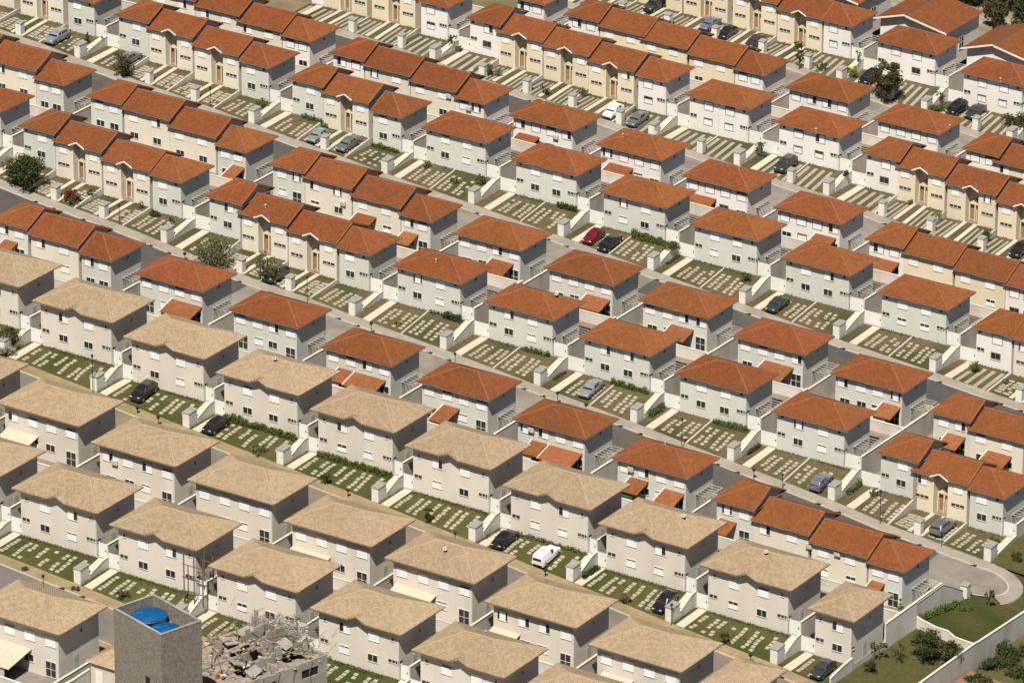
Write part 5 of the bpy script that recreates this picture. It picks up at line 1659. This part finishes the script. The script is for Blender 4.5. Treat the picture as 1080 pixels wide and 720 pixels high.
patch('rough_ground', (PX, PX+60), (-70, 60), lambda x, y: -15.4-0.10*(x-PX)-0.035*(y+25)+0.35*sin(x*0.7)*cos(y*0.5), 'roughgrass', 24)
patch('dirt_track', (PX+0.3, PX+5.5), (-46, -24), lambda x, y: -15.0-0.10*(x-PX)-0.035*(y+25), 'reddirt', 8)
def longwall(name, pts, hh, deep, label, t=0.10, wm='yardwall_w'):
    """pts: list of (x, y, z of the ground on the upper side)"""
    c = Vector((sum(p[0] for p in pts)/len(pts), sum(p[1] for p in pts)/len(pts), pts[0][2]))
    o = link(name, None, None, c)
    tag(o, label, 'wall', None)
    b, k = MB(), MB()
    for p, q in zip(pts, pts[1:]):
        d = Vector((q[0]-p[0], q[1]-p[1], 0)).normalized(); n = Vector((-d.y, d.x, 0))
        P, Q = Vector(p)-c, Vector(q)-c
        for s, (tt, za, zb, mb, m) in enumerate(((t, -deep, hh, b, wm), (t+0.05, hh+0.002, hh+0.08, k, 'cap'))):
            v = [P-n*tt, Q-n*tt, Q+n*tt, P+n*tt]
            lo = [u+Vector((0, 0, za)) for u in v]; hi = [u+Vector((0, 0, zb)) for u in v]
            for i in range(4):
                j = (i+1) % 4
                mb.face([lo[i], lo[j], hi[j], hi[i]], m)
            mb.face(hi, m)
    link('wall_body', b.mesh('wall_body'), o); link('coping', k.mesh('coping'), o)
    return o
zp = lambda y: min(lowlawn(PX, y), uplawn(PX, y)) if y < -22 else uplawn(PX, y)
longwall('perimeter_wall', [(PX, y, z-0.75) for y, z in ((-62, -11.6), (-45, -11.7), (-36, -11.82), (-22.4, -12.0), (-22.3, -12.1), (-10, -12.72), (2, -13.9), (18, -15.5))], 0.75, 4.0,
         'long grey perimeter wall with pale coping, bottom right', wm='yardwall')
longwall('boundary_wall', [(x, -22.2, z-0.75) for x, z in ((hA.bx+0.05, -10.9), (75.6, -11.15), (77.6, -11.6), (79.3, -11.65), (80.4, -12.25), (PX-0.1, -12.45))],
         0.75, 3.6, 'stepped cream wall between the two end lawns, bottom right')
longwall('side_wall', [(hA.bx, hA.wy1+0.1, hA.z), (hA.bx, -22.35, hA.z)], 2.5, 2.0, 'tall cream yard wall behind the narrow tan house')
longwall('side_wall', [(hA.bx, hA.wy0-0.1, hA.z), (hA.bx, hA.wy0-2.5, hA.z-0.15), (hA.bx, hA.wy0-5.3, hA.z-0.6)], 1.1, 2.0, 'cream garden wall right of dark grey car, bottom right')
longwall('side_wall', [(hE.bx, YMID['E'], hE.z), (hE.bx, hE.wy1+0.2, hE.z), (hE.bx, hE.wy1+5.4, uplawn(hE.bx, -7))], 1.3, 3.0, 'pale wall along the upper lawn by last red terrace')
make_pillar(hE.bx-0.3, -5.7, uplawn(hE.bx, -5.7)-0.1, False, 'the upper lawn at cul-de-sac')
R5 = random.Random(5)
cl = []
for i in range(26):
    yy = -20+i*0.42
    cl.append((R5.uniform(-.15, .15), yy+15, uplawn(hE.bx+0.8, yy)-uplawn(hE.bx+0.8, -15)+0.35, 0.55*R5.uniform(.7, 1.1)))
tag(link('hedge', leaf_mesh(R5, cl, 120, 0.25, 'leaf_green'), None, (hE.bx+0.8, -15, uplawn(hE.bx+0.8, -15))), 'ragged hedge along pale wall of the upper lawn', 'hedge', 'hedges along garden walls')
# rounded end of the cul-de-sac
sF = [s for s in ST if s.b == 'F'][0]
ccx, ccy, crx, cry = 70.6, -0.8, 5.0, 3.6
def bulb(a, k, e): 
    x = ccx+(crx+k)*cos(a)
    return (x, ccy+(cry+k)*sin(a), sF.z(x)+e)
b = MB()
seg = 40
for i in range(seg):
    a0, a1 = 2*pi*i/seg, 2*pi*(i+1)/seg
    b.face([(ccx, ccy, sF.z(ccx)-0.112), bulb(a0, 0, -0.112), bulb(a1, 0, -0.112)], 'asphalt_pale')
struct('road', b)
b = MB()
for i in range(seg):
    a0, a1 = -0.5*pi+1.0*pi*i/seg, -0.5*pi+1.0*pi*(i+1)/seg
    b.face([bulb(a0, 0, 0.03), bulb(a0, 0.22, 0.03), bulb(a1, 0.22, 0.03), bulb(a1, 0, 0.03)], 'kerb')
    b.face([bulb(a0, 0, -0.3), bulb(a0, 0, 0.03), bulb(a1, 0, 0.03), bulb(a1, 0, -0.3)], 'kerb')
    if i > 12:
        b.face([bulb(a0, 0.22, 0.02), bulb(a0, 2.0, 0.02), bulb(a1, 2.0, 0.02), bulb(a1, 0.22, 0.02)], 'pave')
        b.face([bulb(a0, 2.0, 0.02), bulb(a0, 2.0, -1.5), bulb(a1, 2.0, -1.5), bulb(a1, 2.0, 0.02)], 'yardwall')
struct('pavement', b)
p = at(1043, 640, lambda x, y: uplawn(x, y))
tree(p, 2.6, 0.7, 'leaf_dark', 'young dark tree on the lawn at the cul-de-sac end', low=0.3, n=10, group='street and garden trees')
plant(1072, 592, 1.2, 1.4, 'leaf_dark', 'dark low bushes by cul-de-sac at right edge', **SH)
tree(at(1018, 643, uplawn), 0.7, 1.5, 'leaf_green', 'low green planting at edge of the upper lawn', **SH)
RG = random.Random(77)
for i, lb in enumerate(['dark bush below perimeter wall in the bottom right corner', 'dark bush at the bottom edge, right corner', 'dark bush at right edge below the perimeter wall', 'low bush by perimeter wall outside, bottom right', 'dark bush outside the wall near its bend', 'large dark bush in the extreme bottom right corner']):
    q = [(1045, 705), (1030, 722), (1072, 690), (1052, 690), (1066, 700), (1078, 715)][i]
    p = at(q[0], q[1], lambda x, y: -15.4-0.10*(x-PX)-0.035*(y+25))
    tree(p, RG.uniform(1.0, 1.8), RG.uniform(1.6, 2.4), 'leaf_dark', lb, name='shrub', cat='shrub', low=0.0, n=12, per=60, group='bushes outside the perimeter wall')

# ---------------------------------------------------------------- gable roofed houses at the top right
def gable_house(ax, ay, lx, ly, rx, ry, yfront, depth, wm, label):
    def P(px, py):
        v = _d+_r*(px-540)/FPX-_u*(py-360)/FPX
        return CAM+v*((yfront-CAM[1])/v[1])
    A, Lp, Rp = P(ax, ay), P(lx, ly), P(rx, ry)
    x0, x1, xa = Lp[0], Rp[0], A[0]
    ze = 0.5*(Lp[2]+Rp[2]); rise = A[2]-ze
    zl, zr = Lp[2], Rp[2]
    zg = ze-4.6
    cx = 0.5*(x0+x1)
    root = link('gabled_house', None, None, (cx, yfront+depth/2, zg))
    tag(root, label, 'house', 'gabled houses at the estate edge')
    D = depth/2
    b = MB()
    za = A[2]-zg
    b.face([(x0-cx, -D, zl-zg), (xa-cx, -D, za), (xa-cx, D, za), (x0-cx, D, zl-zg)][::-1], 'roof_red')
    b.face([(xa-cx+0.07, -D, za-0.14), (x1-cx, -D, zr-zg), (x1-cx, D, zr-zg), (xa-cx+0.07, D, za-0.14)], 'roof_red')
    b.face([(xa-cx+0.07, -D, za-0.14), (xa-cx+0.07, D, za-0.14), (xa-cx, D, za), (xa-cx, -D, za)], 'soffit')
    r = link('roof', b.mesh('roof'), root)
    b = MB()
    for (xa_, za_, xb_, zb_) in ((x0-cx, zl-zg, xa-cx, za), (xa-cx+0.07, za-0.14, x1-cx, zr-zg)):
        q = [(xa_, -D-0.04, za_-0.16), (xb_, -D-0.04, zb_-0.16), (xb_, -D-0.04, zb_+0.08), (xa_, -D-0.04, za_+0.08)]
        q2 = [(x, y+0.1, z) for x, y, z in q]
        b.face(q, 'barge'); b.face(q2[::-1], 'barge')
        for i in range(4):
            j = (i+1) % 4
            b.face([q[j], q[i], q2[i], q2[j]], 'barge')
    link('barge_board', b.mesh('barge_board'), r)
    b = MB()
    wx0, wx1 = x0-cx+0.6, x1-cx-0.6
    f = -D+1.1
    zt = lambda x: (zl-zg+(za-zl+zg)*(x-x0+cx)/(xa-x0) if x < xa-cx else za-0.14-(za-0.14-zr+zg)*(x-xa+cx)/(x1-xa))-0.12
    b.face([(wx0, f, -2), (wx1, f, -2), (wx1, f, zt(wx1)), (xa-cx+0.01, f, zt(xa-cx+0.01)), (wx0, f, zt(wx0))], wm)
    for xx, s in ((wx0, -1), (wx1, 1)):
        q = [(xx, f, -2), (xx, D-0.5, -2), (xx, D-0.5, zt(xx)), (xx, f, zt(xx))]
        b.face(q if s > 0 else q[::-1], wm)
    link('wall', b.mesh('wall'), root)
    for xx in (0.3, 0.62):
        o = link('window', win_mesh('shut', False), root, (wx0+(wx1-wx0)*xx, f-0.001, 2.4)); link('pane', pane_mesh('shut'), o)
    o = link('window', win_mesh('tall', False), root, (wx1+0.001, 0, 1.3), pi/2); link('pane', pane_mesh('tall'), o)
gable_house(861, -15.5, 829, -12, 905, 5, 166.5, 12.0, 'wall_white', 'red gabled house cut off by the top edge, leftmost gabled one')
gable_house(954, 16, 921.7, 19, 998, 36.5, 166.5, 12.0, 'wall_white', 'red gabled house with white barge boards, left one at top right')
gable_house(1047, 47.5, 1013, 51, 1093, 69, 166.5, 12.0, 'wall_white', 'red gabled house with white barge boards, at the right edge')
longwall('estate_wall', [(x, 197.0, GX*x+GY*197-7.0) for x in (-30, -20, -10, 0, 10)], 1.8, 1.5, 'white wall in front of dark trees, top right corner')
patch('dirt_yard', (-60, 30), (178, 225), lambda x, y: GX*x+GY*y-6.9, 'paleearth', 10)
o = link('utility_pole', None, None, at(1062, 12, lambda x, y: GX*x+GY*y-6.9)); tag(o, 'pale utility pole in front of dark trees, top right', 'pole')
b = MB(); b.tube([(0, 0, -0.5), (0, 0, 7.5)], [0.16, 0.11], 'cap', n=8); link('post', b.mesh('post'), o)
b = MB(); b.box(-0.9, 0.9, -0.06, 0.06, 6.9, 7.05, 'timber'); link('crossarm', b.mesh('crossarm'), o)

# ---------------------------------------------------------------- water tower and ruin at the bottom left
ta = -0.2847
RT = Matrix.Rotation(ta, 3, 'Z')
tl, tw = 8.95, 5.75
ctr = Vector((0.25*(26.17+34.59+36.45+28.19), 0.25*(-122-124-119-117), 17.2))
zgr = gz(ctr.x, ctr.y)-0.5
tower = link('water_tower', None, None, (ctr.x, ctr.y, zgr), ta)
tag(tower, 'square unplastered concrete block tower holding two blue tanks, bottom left', 'tower')
th_ = 17.2-zgr
b = MB()
x_, y_, t_ = tl/2, tw/2, 0.22
b.box(-x_, x_, -y_, -y_+t_, 0, th_, 'block'); b.box(-x_, x_, y_-t_, y_, 0, th_, 'block')
b.box(-x_, -x_+t_, -y_+t_, y_-t_, 0, th_-0.002, 'block'); b.box(x_-t_, x_, -y_+t_, y_-t_, 0, th_-0.002, 'block')
b.box(-x_+t_, x_-t_, -y_+t_, y_-t_, th_-2.3, th_-2.1, 'block_pale')
link('wall', b.mesh('wall'), tower)
b = MB()
e = 0.03
for q in ((-x_-e, x_+e, -y_-e, -y_+t_+e), (-x_-e, x_+e, y_-t_-e, y_+e), (-x_-e, -x_+t_+e, -y_+t_+e+.002, y_-t_-e-.002), (x_-t_-e, x_+e, -y_+t_+e+.002, y_-t_-e-.002)):
    b.box(*q, th_+0.003, th_+0.09, 'block_pale')
link('coping', b.mesh('coping'), tower)
b = MB(); b.box(0.42*tl/2-0.45, 0.42*tl/2+0.35, -y_-0.012, -y_+0.05, th_-8.6, th_-6.2, 'black'); link('doorway', b.mesh('doorway'), tower)  # black panel on the wall paints the unlit inside of the doorway
b = MB(); b.box(-0.3, 0.35, -y_-0.010, -y_+0.05, th_-9.0, th_-8.3, 'black'); link('opening', b.mesh('opening'), tower)  # another black panel, the shade of the opening painted on
def tank(lx, ly, r, hh, label):
    p = Vector((ctr.x, ctr.y, 17.2-2.1))+RT @ Vector((lx, ly, 0))
    o = link('water_tank', None, None, p)
    tag(o, label, 'water tank', 'blue water tanks')
    b = MB(); b.tube([(0, 0, 0), (0, 0, 0.1), (0, 0, hh-0.25), (0, 0, hh-0.2), (0, 0, hh-0.1)], [r*0.85, r*0.88, r*0.99, r*1.04, r*1.04], 'tank', n=40); link('body', b.mesh('body', True), o)
    b = MB(); b.tube([(0, 0, hh-0.098), (0, 0, hh-0.03), (0, 0, hh+0.10), (0, 0, hh+0.16), (0, 0, hh+0.2)], [r*1.02, r*1.0, r*0.72, r*0.35, r*0.3], 'tank', n=40)
    for k in range(12):
        a = 2*pi*k/12
        b.tube([(r*0.98*cos(a), r*0.98*sin(a), hh-0.02), (r*0.72*cos(a), r*0.72*sin(a), hh+0.12), (r*0.36*cos(a), r*0.36*sin(a), hh+0.18)], 0.05, 'tank', n=5)
    for rr in (0.55, 0.8):
        b.tube([(r*rr*cos(2*pi*k/32), r*rr*sin(2*pi*k/32), hh+0.17-(rr-0.35)*0.26) for k in range(33)], 0.045, 'tank', n=5, cap=False)
    link('lid', b.mesh('lid'), o)
tank(-1.9, 0.3, 2.0, 1.35, 'blue plastic water tank, left one inside the tower top')
tank(2.2, -0.5, 1.7, 1.35, 'blue plastic water tank, right one inside the tower top')
b = MB(); pp = [Vector((0.2, -1.2, th_-0.5)), Vector((0.8, -0.6, th_-0.35)), Vector((1.6, -0.2, th_-0.25))]
b.tube(pp, 0.05, 'black', n=6); link('pipe', b.mesh('pipe'), tower)

# half demolished block building
v = _d+_r*(345-540)/FPX-_u*(690-360)/FPX
cor = Vector(CAM+v*((-99.0-CAM[1])/v[1]))
ruin = link('ruined_building', None, None, cor, ta)
tag(ruin, 'half demolished grey block building with broken roof, bottom left', 'ruin')
LX, LY, HZ = 12.5, 17.5, 5.2
b = MB()
R9 = random.Random(9)
def ragged(y0, y1, x, t, m='block_pale'):
    """wall along y with a broken top and window holes"""
    n = 14
    for i in range(n):
        ya, yb = y0+(y1-y0)*i/n, y0+(y1-y0)*(i+1)/n
        top = R9.uniform(-0.12, 0.10) if i > 1 else 0
        if i in (1, 2, 6, 7, 10, 11):
            b.box(x, x+t, ya, yb, -HZ-2, -2.1, m); b.box(x, x+t, ya, yb, -0.95, top, m)
            b.box(x+0.05, x+0.06, ya, yb, -2.1, -0.95, 'black')  # black sheet in the window hole paints the dark interior
        else:
            b.box(x, x+t, ya, yb, -HZ-2, top, m)
ragged(0.0, -LY, -0.25, 0.25)
for i in range(10):
    xa = -LX+LX*i/10
    b.box(xa, xa+LX/10-(0.25 if i == 9 else 0), -0.25, 0.0, -HZ-2, R9.uniform(-0.5, 0.15), 'block_pale')
b.box(-LX, -LX+0.25, -LY, -0.25, -HZ-2, -0.4, 'block_pale')
b.box(-LX*0.55, -LX*0.55+0.2, -LY, -0.3, -HZ-2, -0.2, 'block_pale')
link('wall', b.mesh('wall'), ruin)
# inner stubs of walls, each standing to a different height
for (xa, xb, ya, yb, za) in ((-LX*0.55-0.1, -LX*0.55+0.1, -4.2, -0.4, 1.3), (-LX*0.55+0.1, -3.2, -4.3, -4.1, 0.9), (-LX+0.3, -LX+3.4, -1.6, -1.4, 1.7), (-3.3, -3.1, -8.8, -5.2, 0.7),
                             (-LX+3.2, -LX+3.4, -5.5, -1.6, 1.1), (-LX+0.4, -LX+3.0, -8.2, -8.0, 0.8), (-2.6, -0.4, -7.1, -6.9, 0.6)):
    b = MB()
    nn = 6
    for q in range(nn):
        e = za*(0.45+0.75*R9.random())
        if xb-xa > yb-ya: b.box(xa+(xb-xa)*q/nn, xa+(xb-xa)*(q+1)/nn, ya, yb, -HZ, e, R9.choice(['block_pale', 'rubble']))
        else: b.box(xa, xb, ya+(yb-ya)*q/nn, ya+(yb-ya)*(q+1)/nn, -HZ, e, R9.choice(['block_pale', 'rubble']))
    link('wall_stub', b.mesh('wall_stub'), ruin)
# floor slab left over, with tilted broken slabs
b = MB()
n = 22
rz_ = [[-0.85+0.35*R9.random()+0.35*max(0, sin(i*0.75)*cos(j*0.6)) for j in range(n+1)] for i in range(n+1)]
for i in range(n):
    for j in range(n):
        fx = lambda q: -LX+0.25+(LX-0.5)*q/n
        fy = lambda q: -LY+(LY-0.25)*q/n
        if (7 <= i <= 12 and 12 <= j <= 15) or (14 <= i <= 18 and 9 <= j <= 12) or (3 <= i <= 5 and 17 <= j <= 19) or (15 <= i <= 17 and 17 <= j <= 19): continue
        b.face([(fx(i), fy(j), rz_[i][j]), (fx(i+1), fy(j), rz_[i+1][j]), (fx(i+1), fy(j+1), rz_[i+1][j+1]), (fx(i), fy(j+1), rz_[i][j+1])], 'rubble')
b.box(-LX+0.3, -0.3, -LY, -0.3, -HZ, -HZ+0.2, 'black')  # black floor paints the shade seen down through the roof holes
link('broken_roof', b.mesh('broken_roof'), ruin)
for (x, y, sx, sy, rx_, ry_, zz, m_) in ((-LX+1.8, -3.4, 1.1, 1.2, 0.05, -0.03, 0.02, 'strip'), (-LX+2.2, -6.6, 1.2, .8, -0.1, 0.12, 0.1, 'strip'), (-4.8, -2.4, .9, 0.6, 0.45, 0.2, 0.35, 'block_pale'), (-2.0, -2.6, .7, 0.5, -0.35, -0.25, 0.2, 'block_pale'),
                              (-6.5, -6.0, .8, 0.5, 0.3, -0.4, 0.2, 'rubble'), (-1.8, -9.4, .6, .8, 0.25, 0.5, 0.1, 'block_pale'), (-5.2, -9.5, 0.9, 0.6, -0.4, 0.2, 0.15, 'strip')):
    b = MB(); e = Matrix.Rotation(rx_, 3, 'X') @ Matrix.Rotation(ry_, 3, 'Y') @ Matrix.Rotation(R9.uniform(-.4, .4), 3, 'Z')
    b.box(-sx, sx, -sy, sy, -0.07, 0.07, m_, R=e)
    link('fallen_slab', b.mesh('fallen_slab'), ruin, (x, y, zz))
b = MB()
for i in range(650):
    x = R9.uniform(-LX*1.08, 0.1); y = R9.uniform(-LY*0.75, 0.9)
    s = R9.choice([0.05, 0.07, 0.09, 0.12, 0.16, 0.26])*R9.uniform(0.6, 1.3)
    e = Matrix.Rotation(R9.uniform(0, 6), 3, 'Z') @ Matrix.Rotation(R9.uniform(-.7, .7), 3, 'X')
    i_, j_ = min(n, max(0, int((x+LX)/LX*n))), min(n, max(0, int((y+LY)/LY*n)))
    o_ = Vector((x, y, rz_[i_][j_]+0.05+R9.uniform(0, 0.15)))
    k = len(b.v)
    b.box(-s, s, -s*0.6, s*0.6, -s*0.3, s*0.3, R9.choice(['rubble', 'rubble', 'block_pale', 'yardwall_w', 'timber', 'roof_orange']), R=e)
    for q in range(k, k+8):
        b.v[q] = tuple(Vector(b.v[q])+o_)
ob = link('rubble', b.mesh('rubble'), ruin); ob['kind'] = 'stuff'
for i in range(26):
    x = R9.uniform(-LX*0.95, -0.5); y = R9.uniform(-LY*0.7, 0.2); a = R9.uniform(0, pi); L = R9.uniform(1.5, 4.2); up = R9.uniform(-0.1, 0.45)
    b = MB(); d = Vector((cos(a)*L, sin(a)*L, up*L*0.6))
    b.tube([Vector((x, y, 0.1)), Vector((x, y, 0.5))+d], 0.075, 'timber', n=4)
    link('beam', b.mesh('beam'), ruin)
for i in range(5):
    y = -2.2-2.4*i
    b = MB(); b.tube([(0.04, y, -0.05), (0.1, y-0.5, -1.4), (0.08, y-0.3, -2.6)], 0.06, 'timber', n=4)
    link('hanging_bar', b.mesh('hanging_bar'), ruin)
# loose twiggy heap and rubble apron around it
b = MB()
for i in range(300):
    c = Vector((R9.gauss(-LX*0.62, 2.6), R9.gauss(0.3, 1.3), R9.uniform(-0.5, 0.8)))
    d = Vector((R9.gauss(0, 1), R9.gauss(0, 1), R9.gauss(0, 0.6))).normalized()*R9.uniform(0.4, 1.1)
    b.tube([c-d, c+d*0.2+Vector((0, 0, 0.1)), c+d], 0.028, 'twig', n=3)
oo = link('brush_heap', b.mesh('brush_heap'), None, cor, ta); oo['kind'] = 'stuff'
tag(oo, 'heap of dry grey brushwood behind the ruined building', 'brushwood'); 
# rusty scaffold against the third lowest gabled tan house
h3 = H['C'][2]
sc = link('scaffold', None, None, (h3.bx-0.6, h3.wy0-0.5, h3.z-0.4))
tag(sc, 'rusty tube scaffold beside a gabled tan house, bottom left', 'scaffold')
for i, (x, y) in enumerate([(-1.3, -1.2), (0.2, -1.2), (1.5, -1.2), (-1.3, 0.9), (0.2, 0.9), (1.5, 0.9)]):
    b = MB(); b.tube([(x, y, 0), (x, y, 6.6-0.3*(i % 3))], 0.085, 'rust', n=6); link('upright', b.mesh('upright'), sc)
for z in (1.6, 3.4, 5.1):
    b = MB()
    for y in (-1.2, 0.9): b.tube([(-1.5, y-0.07, z), (1.7, y-0.07, z)], 0.06, 'rust', n=5)
    link('rail', b.mesh('rail'), sc)
# tan roofed shed and yard walls left of the tower
hD = H['D'][0]
shed = link('garden_shed', None, None, (hD.bx+3.4, hD.wy0+4.2, hD.z-0.3))
tag(shed, 'small white shed with tan tiled roof between house and tower', 'shed')
b = MB(); b.box(-2.2, 2.6, -2.2, 2.2, -1.5, 2.9, 'annex_w', skip='t'); link('wall', b.mesh('wall'), shed)
b = MB()
A = [(-2.7, -2.6, 2.9), (3.0, -2.6, 2.9), (3.0, 2.6, 2.9), (-2.7, 2.6, 2.9)]
r0, r1 = (-0.3, 0.2, 4.2), (1.0, 0.2, 4.2)
b.face([A[0], A[1], r1, r0], 'roof_tan'); b.face([A[1], A[2], r1], 'roof_tan'); b.face([A[2], A[3], r0, r1], 'roof_tan'); b.face([A[3], A[0], r0], 'roof_tan')
b.face([(x, y, z-0.02) for x, y, z in reversed(A)], 'soffit'); link('roof', b.mesh('roof'), shed)
link('door', proto(('sheddoor',), door_mesh, 1.0, 2.2, 'gate'), shed, (-1.0, -2.203, -0.3))
annex('D', 0, 0.22, 0.66, 4.2, 'awning', 2.5, 'cream awning over the yard of the bottom left house')
longwall('yard_wall', [(hD.ax-8, hD.wy0-5.4, hD.z-0.4), (hD.bx, hD.wy0-5.4, hD.z-0.8)], 2.2, 2.5, 'grey yard wall along the bottom left corner', wm='yardwall')
longwall('yard_wall', [(hD.bx+0.2, hD.wy0-5.2, hD.z-0.9), (hD.bx+0.9, hD.wy0-1, hD.z-0.7), (hD.bx+1.0, hD.wy0+2, hD.z-0.5)], 2.0, 2.5, 'grey yard wall right of bottom left house', wm='yardwall')
